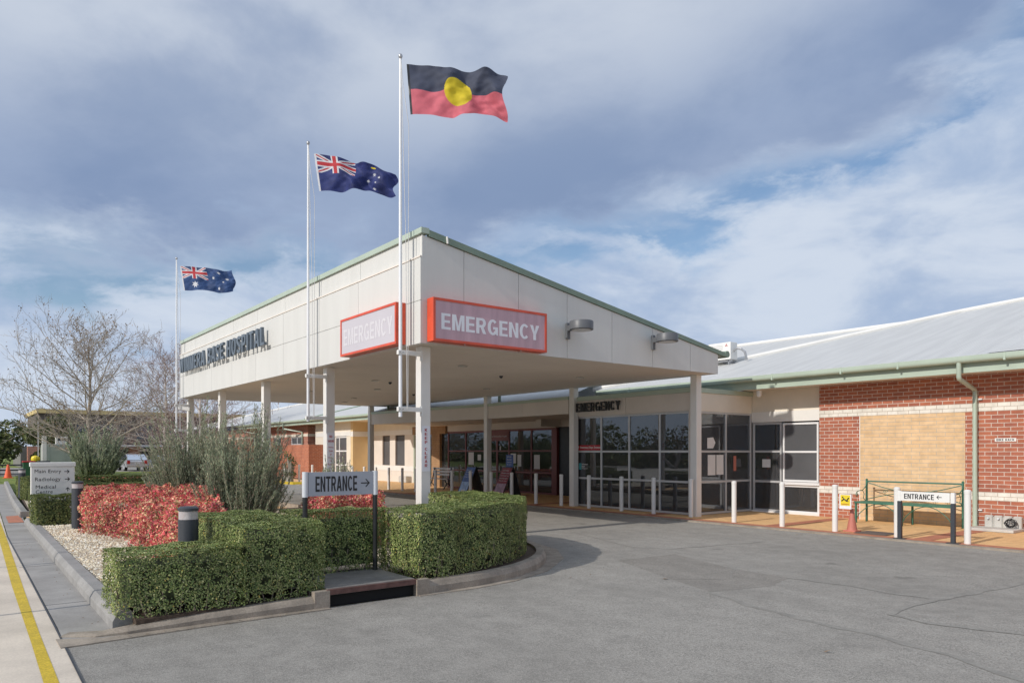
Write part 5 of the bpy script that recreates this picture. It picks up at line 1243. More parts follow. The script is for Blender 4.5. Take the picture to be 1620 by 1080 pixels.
mb = MB(); text(mb, 'WE', (-21.95, GY - .021, 2.68), (1, 0, 0), (0, 0, 1), .28, .13, .002, DARKG, .02); mb.build('small_logo', ew)
mb = MB(); 
for k, (mt_, dx) in enumerate(((DARKG, 0), (CONEF, .09), (RED, .17))): mb.pprism([(-21.6 + dx, GY - .021, 2.68), (-21.52 + dx, GY - .021, 2.68), (-21.54 + dx, GY - .021, 2.78 - .01 * k)], (0, -.002, 0), mt_)
mb.build('coloured_emblem', ew)
for i, (x0, x1, z0, z1) in enumerate([(-23.3, -23.06, 1.08, 1.55), (-22.25, -21.9, 1.0, 1.55), (-26.1, -25.85, 1.3, 1.55), (-24.5, -24.42, 1.74, 1.9), (-27.0 + .2, -26.4, 1.1, 1.65), (-23.75, -23.4, 1.2, 1.6)]):
    tag(MB().box(x0, x1, GY + .022, GY + .026, z0, z1, PAPER).build('door_notice', org=((x0 + x1) / 2, GY, z0)), ['white vertical notice on glass right of the entry doors', 'large white notice on the rightmost entry pane', 'white notice on entry glass beside the slim column', 'tiny white notice on the sliding door above the transom', 'pale notice on the left entry glazing', 'grey notice on glass just right of the sliding doors'][i], 'notice')
mb = MB(); mb.box(-29.5, -17.1, 21.5, 21.6, 0, 3, DARKINT); mb.box(-29.5, -17.1, 18.3, 21.5, .03, .04, CARPET); mb.box(-29.5, -17.1, 18.3, 21.5, 2.9, 2.95, DARKINT)
mb.box(-20.85, -17.1, 18.3, 18.4, .03, 2.9, BLACK); mb.build('interior', ew)
mb = MB(); mb.box(-20.9, -20.6, 17.2, 18.2, 2.6, 2.88, BEAM); mb.box(-20.87, -17.1, GY + .0, GY + .1, 2.6, 2.88, BEAM); mb.build('return_panel', ew)
mb = MB(); mb.box(-30.6, -29.9, 18.2, 18.4, .03, 2.5, DGLASS); mb.box(-29.72, -29.0, 18.1, 18.4, .03, 2.5, BRICKT); mb.box(-31.5, -28.5, 18.09, 18.4, 2.5, 2.88, BRICKT); mb.box(-28.98, -28.47, 18.22, 18.3, .03, 2.5, DGLASS); mb.build('brick_pillar', ew)

# pale clad wing with slender windows, cream recess
PY = 19.6
pw = thing('pale_wing', 'pale clad wing with white bands and slender dark windows left of the entry', 'building', (-36, 21, 0))
mb = MB()
def seg(mb, x0, x1, z0, z1, mt_, y=PY, d=.3): mb.box(x0, x1, y, y + d, z0, z1, mt_)
for x0, x1 in ((-39.0, -37.5), (-36.62, -36.0), (-34.95, -31.4)):
    seg(mb, x0, x1, .92, 2.58, PANELW)
seg(mb, -39.0, -31.4, 0, .63, PANELW); seg(mb, -39.0, -31.4, 2.85, 3.3, CREAM); seg(mb, -39, -31.4, .9, .92, PANELW); seg(mb, -39, -31.4, 2.58, 2.6, PANELW)
mb.build('wall', pw)
mb = MB(); seg(mb, -39.0, -31.4, .63, .9, WHITE, PY - .02); seg(mb, -39.0, -31.4, 2.6, 2.85, WHITE, PY - .02); mb.build('white_band', pw)
for x0, x1 in ((-37.5, -36.62), (-36.0, -34.95)):
    f = MB(); f.box(x0, x0 + .05, PY + .05, PY + .12, .92, 2.58, DBROWN); f.box(x1 - .05, x1, PY + .05, PY + .12, .92, 2.58, DBROWN); f.box(x0 + .05, x1 - .05, PY + .05, PY + .12, 2.53, 2.58, DBROWN); f.box(x0 + .05, x1 - .05, PY + .05, PY + .12, .92, .97, DBROWN); f = f.build('window', pw)
    MB().box(x0 + .05, x1 - .05, PY + .09, PY + .1, .97, 2.53, SCREEN).build('pane', f)
mb = MB()
for k in range(10): mb.box(-38.9 + k * .8, -38.89 + k * .8, PY - .002, PY, 0, .63, SOFFIT)
mb.build('cladding_joint', pw)
MB().tube([(-33.8, PY - .06, 2.9), (-33.8, PY - .06, .05)], .055, GREEN, 8).build('downpipe', pw)
MB().box(-35.0, -34.2, PY - .35, PY - .02, .05, .38, CONCW, .02).build('hose_box', pw)
# side wall with reflected light put into its colour + cream front (set back further left and forward)
mb = MB(); mb.box(-39.3, -39.0, 18.5, 19.9, 0, 2.55, CREAMSH); mb.box(-39.3, -39.0, 18.5, 19.9, 2.85, 3.4, CREAMSH); mb.build('shade_tinted_side_wall', pw)
mb = MB(); mb.box(-39.32, -38.98, 18.49, 19.9, 2.552, 2.848, WHITE); mb.build('side_band', pw)
mb = MB(); mb.box(-44.4, -41.5, 18.5, 18.8, 0, 3.4, CREAM); mb.box(-39.85, -39.31, 18.5, 18.8, 0, 3.4, CREAM); mb.box(-41.5, -39.85, 18.5, 18.8, 2.6, 3.4, CREAM); mb.build('cream_wall', pw)
mb = MB(); mb.box(-44.3, -39.3, 18.48, 18.499, 2.6, 2.86, WHITE); mb.build('window_head_band', pw)
grid_x(pw, [-41.47, -40.95, -39.9], [.1, .9, 1.72, 2.58], 18.55, WALU, fw=.08, glass=SCREEN)
gutter(-57.5, -29.7, 'gutter', pw, y=17.6, zc=3.62)
mb = MB(); mb.box(-57.5, -29.7, 17.72, 17.76, 3.38, 3.66, GREEN); mb.build('fascia_board', pw)
mb = MB(); mb.box(-57.5, -29.7, 17.762, 19.7, 3.4, 3.43, CREAM); mb.build('eave_soffit', pw)
sl2 = math.tan(R(17)); z2 = lambda y: 3.68 + sl2 * (y - 17.6)
mb = MB(); mb.add([(-72, 17.55, z2(17.55)), (-30, 17.55, z2(17.55)), (-30, 27, z2(27)), (-58, 27, z2(27)), (-68.5, 21.3, z2(21.3))], [(0, 1, 2, 3, 4)], ROOF); mb.build('roof', pw)
mb = MB(); mb.tube([(-72, 17.55, z2(17.55) + .03), (-68.5, 21.3, z2(21.3) + .03), (-58, 27, z2(27) + .03), (-40, 27, z2(27) + .03)], .07, WHITE, 6); mb.build('ridge_capping', pw)
mb = MB(); mb.tube([(-44, 17.6, z2(17.6) + .02), (-37, 25, z2(25) + .02)], .05, DGREEN, 6); mb.build('valley', pw)
# left brick wing
lw = thing('left_brick_wing', 'red brick wing with a pale band and small high windows behind the screen wall', 'building', (-52, 20, 0))
LY = 18.5
mb = MB()
def s2(x0, x1, z0, z1, m_): mb.box(x0, x1, LY, LY + .3, z0, z1, m_)
wins = [(-56.5, -55.3), (-51.9, -50.5), (-48.6, -46.5)]
s2(-72, -45.64, 0, 2.15, BRICK); prev = -72
for a, b_ in wins: s2(prev, a, 2.15, 2.67, BRICK); prev = b_
s2(prev, -45.64, 2.15, 2.67, BRICK); s2(-72, -45.64, 2.84, 3.42, BRICK)
mb.box(-45.94, -45.64, LY + .3, 20.8, 0, 3.42, BRICKY); mb.build('brick_wall', lw)
mb = MB(); mb.box(-72, -45.62, LY - .015, LY + .3, 2.672, 2.838, CREAM); mb.box(-45.64, -45.62, LY + .3, 20.8, 2.672, 2.838, CREAM); mb.box(-45.64, -45.62, LY, 20.8, .66, .83, CREAM); mb.build('pale_band', lw)
for a, b_ in wins:
    f = MB(); xm = (a + b_) / 2
    f.box(a, a + .08, LY + .05, LY + .12, 2.15, 2.67, WALU); f.box(xm - .05, xm + .05, LY + .04, LY + .12, 2.15, 2.67, WALU); f.box(b_ - .08, b_, LY + .05, LY + .12, 2.15, 2.67, WALU)
    f.box(a + .08, b_ - .08, LY + .05, LY + .12, 2.61, 2.67, WALU); f.box(a + .08, b_ - .08, LY + .05, LY + .12, 2.15, 2.21, WALU); f = f.build('window', lw)
    MB().box(a + .08, b_ - .08, LY + .09, LY + .1, 2.21, 2.61, SCREEN).build('pane', f)
for x_ in (-46.4, -54.6):
    MB().tube([(x_ - 1.2, 17.6, 3.55), (x_ - 1.2, 17.6, 3.2), (x_, 18.42, 2.95), (x_, 18.42, .3)], .06, GREEN, 6).build('downpipe', lw)
t = thing('brick_screen_wall', 'freestanding orange brick screen wall in front of the left brick wing', 'wall', (-47, 17.3, 0))
mb = MB(); mb.box(-56.5, -42.3, 17.2, 17.4, 0, 2.11, SCRB); mb.build('long_wall', t)
mb = MB(); mb.box(-42.52, -42.298, 17.401, 18.4, 0, 2.11, SCRBY); mb.build('return_wall', t)
mb = MB(); mb.box(-56.5, -42.29, 16.7, 17.15, .03, .06, AGGR); tag(mb.build('planting_strip'), kind='structure')

# ------------------------------------------------------------------ bollards
def bollard(x, y, h=.95, r=.052, first=[None], label='', z=.034):
    if first[0] is None:
        t = thing('bollard', label, 'bollard', (0, 0, 0), 'white pipe bollards along the footpath'); t['_o'] = (0, 0, 0)
        o = MB().lathe((0, 0, 0), [(.055, 0), (.055, .885)], WHITE, 18).build('post', t); smooth_by_angle(o)
        o = MB().lathe((0, 0, .8852), [(.058, 0), (.059, .05), (.045, .066), (.012, .072)], WHITE, 18).build('cap', t); smooth_by_angle(o)
        first[0] = t; c = t
    else: c = copy_tree(first[0])
    c.location = (x, y, z); c['label'] = label; return c
for x_, y_, l in [(-10.3, 14.4, 'white bollard standing before the recessed side windows, first right of the wide canopy column'),
                  (-9.07, 14.4, 'white bollard in front of the screened white window'),
                  (-7.86, 14.38, 'white bollard next to the yellow topped cone'),
                  (-6.60, 14.33, 'white bollard behind the left post of the low entrance sign'),
                  (-5.36, 14.27, 'white bollard right of the low entrance sign, at the right end'),
                  (-4.1, 14.3, 'white bollard just beyond the right frame edge'),
                  (-11.80, 14.72, 'white bollard touching the left side of the wide canopy column'),
                  (-13.0, 14.7, 'white bollard before the third pane of the emergency glass wall'),
                  (-14.16, 14.7, 'white bollard before the second pane of the emergency glass wall'),
                  (-15.45, 14.7, 'white bollard before the first pane of the emergency glass wall'),
                  (-16.65, 14.7, 'white bollard just left of the emergency glass wall corner'),
                  (-17.85, 14.7, 'white bollard before the rightmost maroon framed pane'),
                  (-19.1, 14.7, 'white bollard right of the maroon A-frame board'),
                  (-20.25, 14.7, 'white bollard left of the maroon A-frame board'),
                  (-21.5, 14.7, 'white bollard overlapping the blue A-frame board'),
                  (-22.7, 14.7, 'white bollard left of the blue A-frame board'),
                  (-23.85, 14.7, 'white bollard in front of the slatted bench, nearest the corner column')]:
    bollard(x_, y_, label=l)
ordn = ['eighth', 'seventh', 'sixth', 'fifth', 'fourth', 'third', 'second', 'first']
for i, x_ in enumerate([-26.2, -27.3, -28.5, -29.7, -30.85, -32.1, -33.4, -35.3, -36.9, -38.7, -40.9]):
    bollard(x_, 15.2, label='distant white bollard under the canopy, %s from the left of the far run' % (['eleventh', 'tenth', 'ninth'] + ordn)[i])
# bollard lights
def blight(label, x, y, h=.93, z=.12):
    t = thing('bollard_light', label, 'light', (x, y, z), 'charcoal bollard lights in the garden')
    r = .105
    o = MB().lathe((x, y, z), [(r, 0), (r, h - .14)], DARKG, 28).build('post', t); smooth_by_angle(o)
    o = MB().lathe((x, y, z + h - .14), [(r - .006, 0.001), (r - .006, .095)], CLEAR, 28).build('lens', t); smooth_by_angle(o)
    o = MB().lathe((x, y, z + h - .14), [(.05, .001), (.02, .045), (.09, .09)], LENS, 16).build('lamp', t); smooth_by_angle(o)
    o = MB().lathe((x, y, z + h - .045), [(r + .003, 0), (r + .003, .028), (r - .02, .045)], DARKG, 28).build('cap', t); smooth_by_angle(o)
    return t
blight('charcoal bollard light nearest the viewer, rising behind the low hedge', -8.62, 2.12)
blight('charcoal bollard light standing beside the white direction sign', -16.95, 2.08, .95)
blight('small distant charcoal bollard light on the lawn beside the traffic cone', -29.4, 2.0, .98)

# ------------------------------------------------------------------ signs
t = thing('entrance_sign', 'silver ENTRANCE sign with right arrow on black posts behind the drain pit', 'sign', (-8.27, 3.75, .15))
xs_ = -8.25
for y_ in (3.31, 4.21):
    o = MB().tube([(xs_, y_, .13), (xs_, y_, 1.125)], .03, BLACK, 12).build('post', t); smooth_by_angle(o)
    o = MB().tube([(xs_, y_, 1.125), (xs_, y_, 1.42)], .034, SILV2, 14).build('end_tube', t); smooth_by_angle(o)
MB().box(xs_ - .015, xs_ + .018, 3.345, 4.175, 1.135, 1.415, SILVER).build('panel', t)
mb = MB(); caps(mb, 'ENTRANCE', (xs_ + .0185, 3.43, 1.185), (0, 1, 0), (0, 0, 1), .53, .18, .002, BLACK); arrow(mb, (xs_ + .0185, 4.01, 1.225), (0, 1, 0), (0, 0, 1), .12, .10, .014, .002, BLACK); mb.build('lettering', t)
t = thing('entrance_sign', 'low white ENTRANCE sign with left arrow on dark posts before the green bench', 'sign', (-6.0, 14.12, .03))
for x_ in (-6.46, -5.54):
    MB().box(x_ - .035, x_ + .035, 14.10, 14.17, .04, .74, DARKG, .006).build('post', t); MB().box(x_ - .035, x_ + .035, 14.098, 14.172, .742, .93, WHITE, .006).build('post_top', t)
    MB().box(x_ - .1, x_ + .1, 14.07, 14.2, .034, .046, DARKG).build('foot_plate', t)
MB().box(-6.42, -5.58, 14.085, 14.108, .755, .925, WHITE).build('panel', t)
mb = MB(); caps(mb, 'ENTRANCE', (-6.36, 14.0845, .79), (1, 0, 0), (0, 0, 1), .52, .095, .002, BLACK); arrow(mb, (-5.80, 14.0845, .805), (1, 0, 0), (0, 0, 1), .09, .075, .012, .002, BLACK, d=-1); mb.build('lettering', t)
t = thing('direction_sign', 'white direction sign listing Main Entry, Radiology and Medical Centre behind a hedge', 'sign', (-18.85, 1.85, .12))
MB().box(-18.97, -18.86, 1.44, 2.26, .12, 1.34, WHITE, .01).build('board', t); MB().box(-19.0, -18.84, 1.42, 2.28, 1.342, 1.43, WHITE, .01).build('cap', t)
mb = MB(); xx = -18.858
text(mb, 'Main Entry', (xx, 1.51, 1.175), (0, 1, 0), (0, 0, 1), .49, .10, .002, BLACK, .0, 1.08); arrow(mb, (xx, 2.06, 1.185), (0, 1, 0), (0, 0, 1), .10, .08, .015, .002, BLACK)
text(mb, 'Radiology', (xx, 1.52, 1.0), (0, 1, 0), (0, 0, 1), .47, .105, .002, BLACK, .0, 1.08); arrow(mb, (xx, 2.07, 1.02), (0, 1, 0), (0, 0, 1), .10, .08, .015, .002, BLACK)
text(mb, 'Medical', (xx, 1.53, .86), (0, 1, 0), (0, 0, 1), .37, .075, .002, BLACK, .0, 1.08); text(mb, 'Centre', (xx, 1.53, .755), (0, 1, 0), (0, 0, 1), .31, .075, .002, BLACK, .0, 1.08)
arrow(mb, (xx, 2.165, .79), (0, 0, 1), (0, -1, 0), .09, .08, .015, .002, BLACK); mb.build('lettering', t)

# cone with yellow sign
def cone(mb, c, h, r, mat): mb.lathe(c, [(r, .03), (r * .95, .04), (r * .25, h), (r * .1, h + .005)], mat, 20); mb.box(c[0] - r * 1.25, c[0] + r * 1.25, c[1] - r * 1.25, c[1] + r * 1.25, c[2], c[2] + .03, mat, .01)
t = thing('cone_sign', 'faded orange cone carrying a yellow warning card, beside a bollard', 'traffic cone', (-7.62, 14.62, .034))
mb = MB(); cone(mb, (-7.64, 14.64, .036), .46, .105, CONEF); mb.build('cone', t)
MB().box(-7.80, -7.55, 14.44, 14.446, .50, .80, SIGNL).build('card', t)
mb = MB(); mb.box(-7.775, -7.575, 14.436, 14.4395, .57, .785, YEL); mb.build('yellow_panel', t)
mb = MB(); mb.tube([(-7.75, 14.433, .66), (-7.70, 14.433, .70), (-7.65, 14.433, .66), (-7.60, 14.433, .73)], .012, BLACK, 6); mb.tube([(-7.72, 14.433, .72), (-7.66, 14.433, .68), (-7.61, 14.433, .655)], .01, BLACK, 6); mb.tube([(-7.735, 14.433, .73), (-7.72, 14.433, .745)], .012, BLACK, 6)
text(mb, 'SLIPPERY', (-7.755, 14.4355, .585), (1, 0, 0), (0, 0, 1), .16, .025, .001, RED, .02); mb.build('pictogram', t)

# green bench
t = thing('garden_bench', 'green wrought metal bench with scrolled back against the cream brick panel', 'bench', (-7.6, 16.85, .034))
x0, x1 = -8.58, -6.52; yb, yf = 17.12, 16.62; zs_ = .50; xm = (x0 + x1) / 2; g0 = .034; bm = BENCHG
for x_ in (x0, xm, x1):
    MB().box(x_ - .018, x_ + .018, yb - .02, yb + .02, g0, 1.0 if x_ != xm else zs_, bm).build('leg', t)
    MB().box(x_ - .018, x_ + .018, yf - .02, yf + .02, g0, zs_, bm).build('leg', t)
mb = MB()
for i in range(9):
    y_ = yf + (yb - yf) * i / 8; mb.box(x0, x1, y_ - .018, y_ + .018, zs_, zs_ + .022, bm)
mb.box(x0 - .02, x1 + .02, yf - .045, yf - .02, zs_ - .02, zs_ + .025, bm); mb.build('seat', t)
mb = MB(); mb.tube([(x0, yb, .97), (x1, yb, .97)], .016, bm, 8)
def arcc(f0, f1, z0, z1, k, r=.010): mb.tube([(x0 + (x1 - x0) * (f0 + (f1 - f0) * i / 16), yb, z0 + (z1 - z0) * i / 16 + k * math.sin(math.pi * i / 16)) for i in range(17)], r, bm, 6)
arcc(0, 1, .95, .95, -.20); arcc(0, 1, .55, .55, .18)
def scroll(cx_, cz_, r, sg, yy=None):
    yy = yb if yy is None else yy
    mb.tube([(cx_ + sg * r * (1 - i / 26) * math.cos(i * .36), yy, cz_ + r * (1 - i / 26) * math.sin(i * .36)) for i in range(24)], .006, bm, 5)
for cx_, sg in ((xm - .6, 1), (xm - .33, -1), (xm + .33, 1), (xm + .6, -1)): scroll(cx_, .74, .055, sg)
mb.build('backrest', t)
for x_ in (x0, x1):
    mb = MB(); mb.tube([(x_, yb, .94), (x_, yb - .06, .84), (x_, yb - .2, .77), (x_, yf + .12, .76), (x_, yf + .02, .72), (x_, yf + .0, .66), (x_, yf + .05, .63), (x_, yf + .09, .67), (x_, yf + .06, .70)], .010, bm, 6)
    mb.tube([(x_, yb - .2, .77), (x_, yb - .12, .68), (x_, yb - .16, .58), (x_, yb - .05, .52)], .008, bm, 6); mb.build('armrest', t)
for a, b_ in ((x0, xm), (xm, x1)):
    mb = MB(); mb.tube([(a + (b_ - a) * i / 16, yf, .10 + .38 * math.sin(math.pi * i / 16) ** .7) for i in range(17)], .009, bm, 6); mb.build('arch_brace', t)
mb = MB(); mb.lathe((x0, yb, 1.0), [(.025, 0), (.03, .015), (.01, .035)], bm, 8); mb.lathe((x1, yb, 1.0), [(.025, 0), (.03, .015), (.01, .035)], bm, 8); mb.build('finials', t)

# slatted bench by the entry
t = thing('slatted_bench', 'dark slatted bench with cast legs left of the maroon framed entry', 'bench', (-27.6, 17.3, .034))
MB().box(-28.5, -26.75, 17.05, 17.4, .47, .50, STEEL).build('seat', t)
mb = MB()
for z_ in (.62, .75, .88): mb.box(-28.5, -26.75, 17.42, 17.445, z_, z_ + .09, STEEL)
mb.build('backrest', t)
for x_ in (-28.3, -26.95):
    mb = MB(); mb.tube([(x_, 17.02, .05), (x_, 17.2, .28), (x_, 17.05, .47)], .025, BLACK, 6); mb.tube([(x_, 17.5, .05), (x_, 17.25, .28), (x_, 17.42, .97)], .025, BLACK, 6); mb.build('leg', t)
# A-frame boards
def aframe(label, x0, x1, y, h, face, txt, pic):
    t = thing('a_frame_board', label, 'board', ((x0 + x1) / 2, y, .034), 'A-frame boards outside the entry')
    # the board's hinge runs along Y-ish; faces tilt toward -X side
    lean = .55
    A_ = Vector((x0 - lean, y - .25, .05)); Bv = Vector((x0 - lean + .15, y + .45, .05)); T1 = Vector((x0 + .05, y - .25, h)); T2 = Vector((x0 + .2, y + .45, h))
    # simple: board face leaning along +X, visible to the viewer at its -Y edge
    w = .62
    a = Vector((x0, y - .26, .06)); b_ = Vector((x0 + w, y - .26, .06)); c = Vector((x0 + w, y, h)); d = Vector((x0, y, h))
    sk = Vector((.32, 0, 0)); c += sk; d += sk
    n_ = (b_ - a).cross(d - a).normalized()
    MB().pprism([a, b_, c, d], n_ * -.015, BLACK).build('front_frame', t)
    i_ = lambda u, v: a + (b_ - a) * u + (d - a) * v
    MB().pprism([i_(.05, .05), i_(.95, .05), i_(.95, .97), i_(.05, .97)], n_ * .004, face).build('poster', t)
    mb = MB(); mb.pprism([i_(.08, .08), i_(.92, .08), i_(.92, .45), i_(.08, .45)], n_ * .0055, pic); mb.pprism([i_(.3, .1), i_(.7, .1), i_(.7, .16), i_(.3, .16)], n_ * .0065, PAPER); mb.build('picture', t)
    mb = MB(); ux = (b_ - a).normalized(); uz = (d - a).normalized(); 
    for k, s in enumerate(txt): text(mb, s, i_(.12, .86 - k * .085) + n_ * .0055, ux, uz, w * (.74 if k else .6), .045, .001, PAPER, .01)
    mb.build('lettering', t)
    e = Vector((0, .52, 0)); e2 = Vector((.28, 0, 0))
    MB().pprism([a + e + e2 * 1.6, b_ + e + e2 * 1.6, c + Vector((0, .015, 0)), d + Vector((0, .015, 0))], (0, .015, 0), BLACK).build('rear_frame', t)
    return t
aframe('blue A-frame board standing left of the slim entry column', -23.72, -22.9, 15.85, 1.1, BLUEP, ['FLU CLINIC', 'Do you have', 'fever or cough', 'Stop here'], LBLUE)
aframe('maroon A-frame board standing right of the slim entry column', -21.25, -20.5, 15.7, 1.13, DRED, ['VISITORS', 'All visitors must', 'use hand gel and', 'check in here', 'Thank you'], PINKP)
t = thing('poster_stand', 'blue poster on a white stand behind the maroon A-frame board', 'sign', (-20.45, 15.9, .034))
MB().box(-20.84, -20.44, 15.78, 15.80, 1.12, 1.56, BLUEP).build('poster', t); mb = MB()
for k in range(4): text(mb, ['STOP', 'Main doors', 'close at', '8 pm'][k], (-20.78, 15.7795, 1.46 - k * .09), (1, 0, 0), (0, 0, 1), .26, .045, .001, PAPER, .01)
mb.build('lettering', t)
MB().box(-20.66, -20.61, 15.8, 15.84, .05, 1.12, SILV2).build('post', t); MB().box(-20.85, -20.43, 15.70, 15.95, .036, .05, SILV2).build('base', t)

# off-frame street poles whose shadows cross the kerb
for i, (x_, y_, h_) in enumerate([(-8.95, -1.9, 2.15), (-12.7, -1.9, 2.1)]):
    t = thing('sign_post', 'thin steel sign post standing in the driveway edge outside the view', 'post', (x_, y_, 0), 'driveway sign posts')
    MB().tube([(x_, y_, 0), (x_, y_, h_)], .03, STEEL, 10).build('post', t); MB().box(x_ - .06, x_ + .06, y_ - .06, y_ + .06, .006, .02, STEEL).build('base_plate', t)

# ------------------------------------------------------------------ far left things
fb = thing('far_building', 'low brown building with a mustard roof fascia behind the bare trees', 'building', (-98, 18, 0))
mb = MB(); mb.box(-110, -95, 7.8, 31, 5.95, 6.40, YFAS); mb.build('fascia', fb)
mb = MB(); mb.box(-109, -95.6, 8, 30.5, 2.6, 5.95, DBROWN); mb.build('upper_wall', fb)
mb = MB(); mb.box(-109, -97.5, 6.5, 30, 0, 2.3, DARKINT); 
for y_ in (7.0, 10.5, 14.0, 17.0, 20.3, 24, 28): mb.box(-96.3, -95.5, y_, y_ + 1.1, 0, 2.3, BRICKY)
mb.build('lower_wall', fb)
mb = MB(); mb.box(-97.4, -93.0, 14.5, 22, 2.32, 2.5, ALU); mb.build('awning', fb)
for k in range(7): MB().box(-95.6, -95.55, 8.4 + k * 3.1, 10.4 + k * 3.1, 3.2, 4.8, DGLASS).build('window', fb)
cb = thing('site_cabin', 'grey green portable cabin behind the direction sign', 'cabin', (-60, 6.6, 0))
MB().box(-63, -58.9, 5.4, 8.9, .15, 2.2, CABIN, .03).build('body', cb)
mb = MB(); mb.box(-58.9, -58.88, 6.6, 7.1, 1.75, 2.05, DARKG); mb.build('vent', cb)
mb = MB(); mb.box(-58.9, -58.87, 5.6, 6.5, .2, 2.05, M('cabin_door', (.36, .40, .35), .5)); mb.box(-58.9, -58.86, 7.3, 7.33, .2, 2.1, DARKG); mb.build('door', cb)
mb = MB(); mb.box(-59.2, -58.86, 5.15, 5.4, 0.1, 2.75, WHITE); mb.build('corner_post', cb)
t = thing('rooftop_unit', 'small white unit sitting on top of the grey cabin', 'vent unit', (-59.6, 6.3, 2.2)); MB().box(-59.9, -59.3, 6.0, 6.7, 2.21, 2.72, WHITE, .04).build('casing', t); MB().box(-59.3, -59.28, 6.1, 6.6, 2.45, 2.62, DARKG).build('grille', t)
tag(MB().tube([(-59.3, 4.95, 0), (-59.3, 4.95, 3.75)], .035, STEEL, 8).build('light_pole', org=(-59.3, 4.95, 0)), 'thin pale pole rising left of the grey cabin', 'pole')
def wbin(label, x, y, lid):
    t = thing('wheelie_bin', label, 'bin', (x, y, 0)); w = .32
    mb = MB(); vs = [(x - w * .8, y - w * .8, .08), (x + w * .8, y - w * .8, .08), (x + w * .8, y + w * .8, .08), (x - w * .8, y + w * .8, .08), (x - w, y - w, 1.0), (x + w, y - w, 1.0), (x + w, y + w, 1.0), (x - w, y + w, 1.0)]
    mb.add(vs, [(3, 2, 1, 0), (4, 5, 6, 7), (0, 1, 5, 4), (1, 2, 6, 5), (2, 3, 7, 6), (3, 0, 4, 7)], BING); mb.build('body', t)
    MB().box(x - w - .03, x + w + .03, y - w - .03, y + w + .03, 1.0, 1.08, lid, .02).build('lid', t)
    mb = MB(); mb.tube([(x - .25, y - .3, .1), (x - .25, y + .3, .1)], .1, RUBBER, 10); mb.build('wheels', t); return t
wbin('dark green wheelie bin with a red lid left of the direction sign', -57.2, 4.25, REDS); wbin('dark bin with a grey lid partly behind the direction sign', -57.4, 5.1, DARKG)
tag(MB().lathe((-58.4, 4.72, 1.05), [(.1, 0), (.24, .05), (.26, .2), (.2, .32), (.05, .38)], YEL, 12).build('yellow_cover', org=(-58.4, 4.72, 1.05)), 'yellow rounded cover seen above the bins', 'cover')
t = thing('traffic_cone', 'small bright orange cone on the lawn at the far left', 'traffic cone', (-56.5, 3.1, 0)); mb = MB(); cone(mb, (-56.5, 3.1, .01), .85, .22, CONE); mb.build('cone', t)
t = thing('rail_fence', 'low dark rail fence behind the traffic cone', 'fence', (-62, 2.5, 0)); mb = MB()
for z_ in (.35, .7): mb.box(-62.05, -61.98, -3, 5.2, z_, z_ + .1, DARKG)
mb.build('rail', t)
for k in range(5): MB().box(-62.1, -61.96, -2.6 + k * 1.8, -2.45 + k * 1.8, 0, .85, DARKG).build('post', t)
def stool(label, x, y):
    t = thing('plastic_stool', label, 'stool', (x, y, 0), 'white plastic stools'); MB().box(x - .22, x + .22, y - .22, y + .22, .74, .80, WHITE, .03).build('seat', t)
    for sx in (-1, 1):
        for sy in (-1, 1): MB().tube([(x + sx * .17, y + sy * .17, .74), (x + sx * .28, y + sy * .28, 0)], .035, WHITE, 6).build('leg', t)
stool('white plastic stool right of the direction sign, under the bare tree', -54.0, 7.3); stool('white plastic stool peeping out left of the direction sign', -50.5, 4.35)

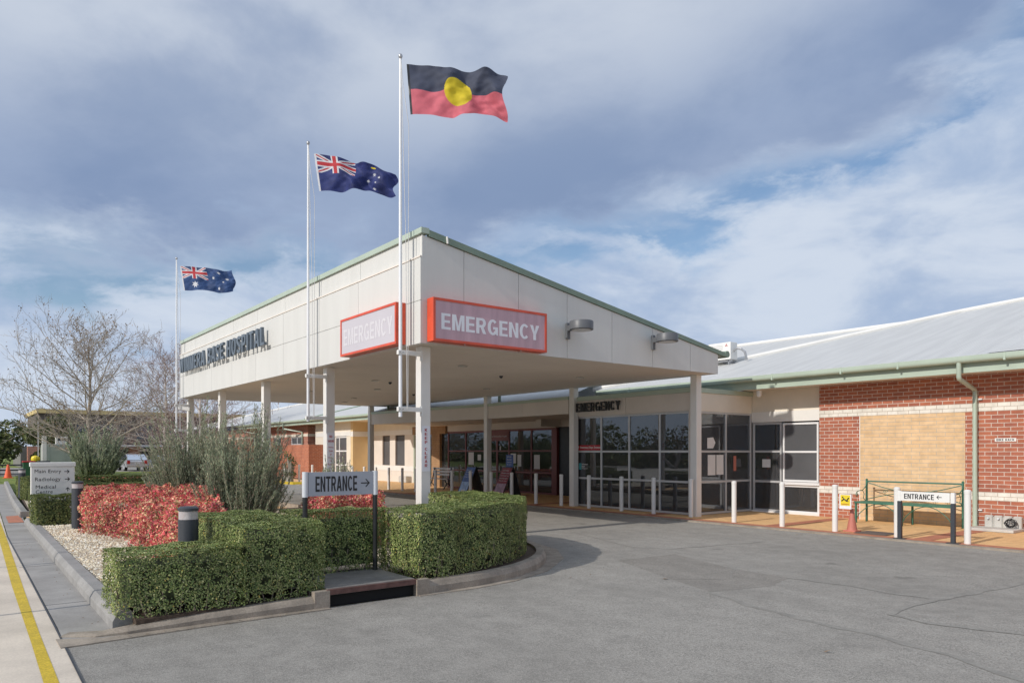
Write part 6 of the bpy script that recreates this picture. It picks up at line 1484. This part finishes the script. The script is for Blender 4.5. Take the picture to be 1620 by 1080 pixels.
def car(label, x, y, paint, name='parked_car'):
    t = thing(name, label, 'car', (x, y, .016), 'cars parked beyond the lawn'); z0 = .016
    L_, w, h = 4.5, 1.75, 1.46
    prof = [(-L_, .35), (-L_, .72), (-L_ + .25, .86), (-L_ + 1.1, .95), (-.12, .98), (0, .80), (.02, .35)]
    mb = MB(); mb.pprism([(x + a, y, z0 + b_) for a, b_ in prof], (0, w, 0), paint); mb.build('body', t)
    gh = [(-L_ + 1.2, .94), (-L_ + 1.9, 1.40), (-L_ + 2.3, h), (-.65, h), (-.35, 1.36), (-.08, .97)]
    mb = MB(); n = len(gh); vs = [(x + a, y + .05 + (.16 if b_ > 1.2 else 0), z0 + b_) for a, b_ in gh] + [(x + a, y + w - .05 - (.16 if b_ > 1.2 else 0), z0 + b_) for a, b_ in gh]
    mb.add(vs, [tuple(range(n)), tuple(range(2 * n - 1, n - 1, -1))] + [(i, n + i, n + (i + 1) % n, (i + 1) % n) for i in range(n)], DGLASS); mb.build('cabin_glass', t)
    MB().box(x - L_ + 2.2, x - .6, y + .2, y + w - .2, z0 + h - .02, z0 + h + .02, paint, .01).build('roof', t)
    for yy in (y + .06, y + w - .12): MB().pprism([(x - .06, yy, z0 + .96), (x - .02, yy, z0 + .96), (x - .35, yy + 0, z0 + h), (x - .5, yy, z0 + h)], (0, .07, 0), paint).build('rear_pillar', t)
    for yy in (y + .08, y + w - .30): MB().box(x - .03, x + .035, yy, yy + .22, z0 + .62, z0 + .92, TAIL, .01).build('tail_light', t)
    MB().box(x - .1, x + .09, y + .02, y + w - .02, z0 + .33, z0 + .55, paint, .02).build('bumper', t)
    MB().box(x + .02, x + .035, y + w / 2 - .2, y + w / 2 + .2, z0 + .62, z0 + .74, PAPER).build('number_plate', t)
    for xx in (x - .85, x - L_ + .85):
        for yy in (y + .0, y + w - .2):
            wv = MB().tube([(xx, yy - .01, z0 + .32), (xx, yy + .21, z0 + .32)], .32, RUBBER, 16).build('wheel', t); MB().tube([(xx, yy - .02, z0 + .32), (xx, yy + .22, z0 + .32)], .19, SILV2, 12).build('rim', wv)
    return t
car('silver wagon parked beyond the lawn, seen from behind', -70.6, 12.3, CARS_); car('blue silver car parked right of the silver wagon', -71.4, 14.9, CARB_)
# a few fallen leaves
P = []
for x_, y_, s_ in [(-6.34, 7.4, .05), (-7.13, 6.45, .03), (-7.15, 6.83, .02), (-3.21, 5.75, .03), (-8.12, 13.4, .03)]: P.append((x_, y_, s_))
mb = MB()
for x_, y_, s_ in P: mb.add([(x_ - s_, y_, .006), (x_, y_ - s_ * .6, .012), (x_ + s_, y_, .03), (x_, y_ + s_ * .6, .016)], [(0, 1, 2, 3)], DLEAF)
for i in range(70):
    y_ = random.uniform(1.2, 7); x_ = -7.27 + random.uniform(-.03, .05) if y_ < 5 else -7.45 - (y_ - 5) * .3 + random.uniform(0, .06); s_ = random.uniform(.006, .014)
    mb.add([(x_ - s_, y_, .016), (x_, y_ - s_, .018), (x_ + s_, y_, .024), (x_, y_ + s_, .02)], [(0, 1, 2, 3)], DLEAF if i % 3 else PAPER)
for i in range(260):
    x_ = random.uniform(-17, -3); y_ = random.choice([random.uniform(13.5, 13.94), random.uniform(7, 13.5) if i % 4 else random.uniform(5, 8)]); s_ = random.uniform(.004, .013)
    if y_ < 9 and x_ < -8: continue
    mb.add([(x_ - s_, y_, .006), (x_, y_ - s_, .009), (x_ + s_, y_, .016), (x_, y_ + s_, .01)], [(0, 1, 2, 3)], DLEAF if i % 3 else (PAPER if i % 2 else NEARBLK))
for i in range(18):
    y_ = random.uniform(1.05, 1.22); x_ = random.uniform(-16, -7.7); s_ = random.uniform(.004, .012)
    mb.add([(x_ - s_, y_, .011), (x_, y_ - s_, .013), (x_ + s_, y_, .02), (x_, y_ + s_, .016)], [(0, 1, 2, 3)], DLEAF)
tag(mb.build('leaf_litter'), 'scattered dry leaves on asphalt and along the kerb', 'leaves', kind='stuff')
for o in list(bpy.data.objects):
    if '_o' in o: del o['_o']
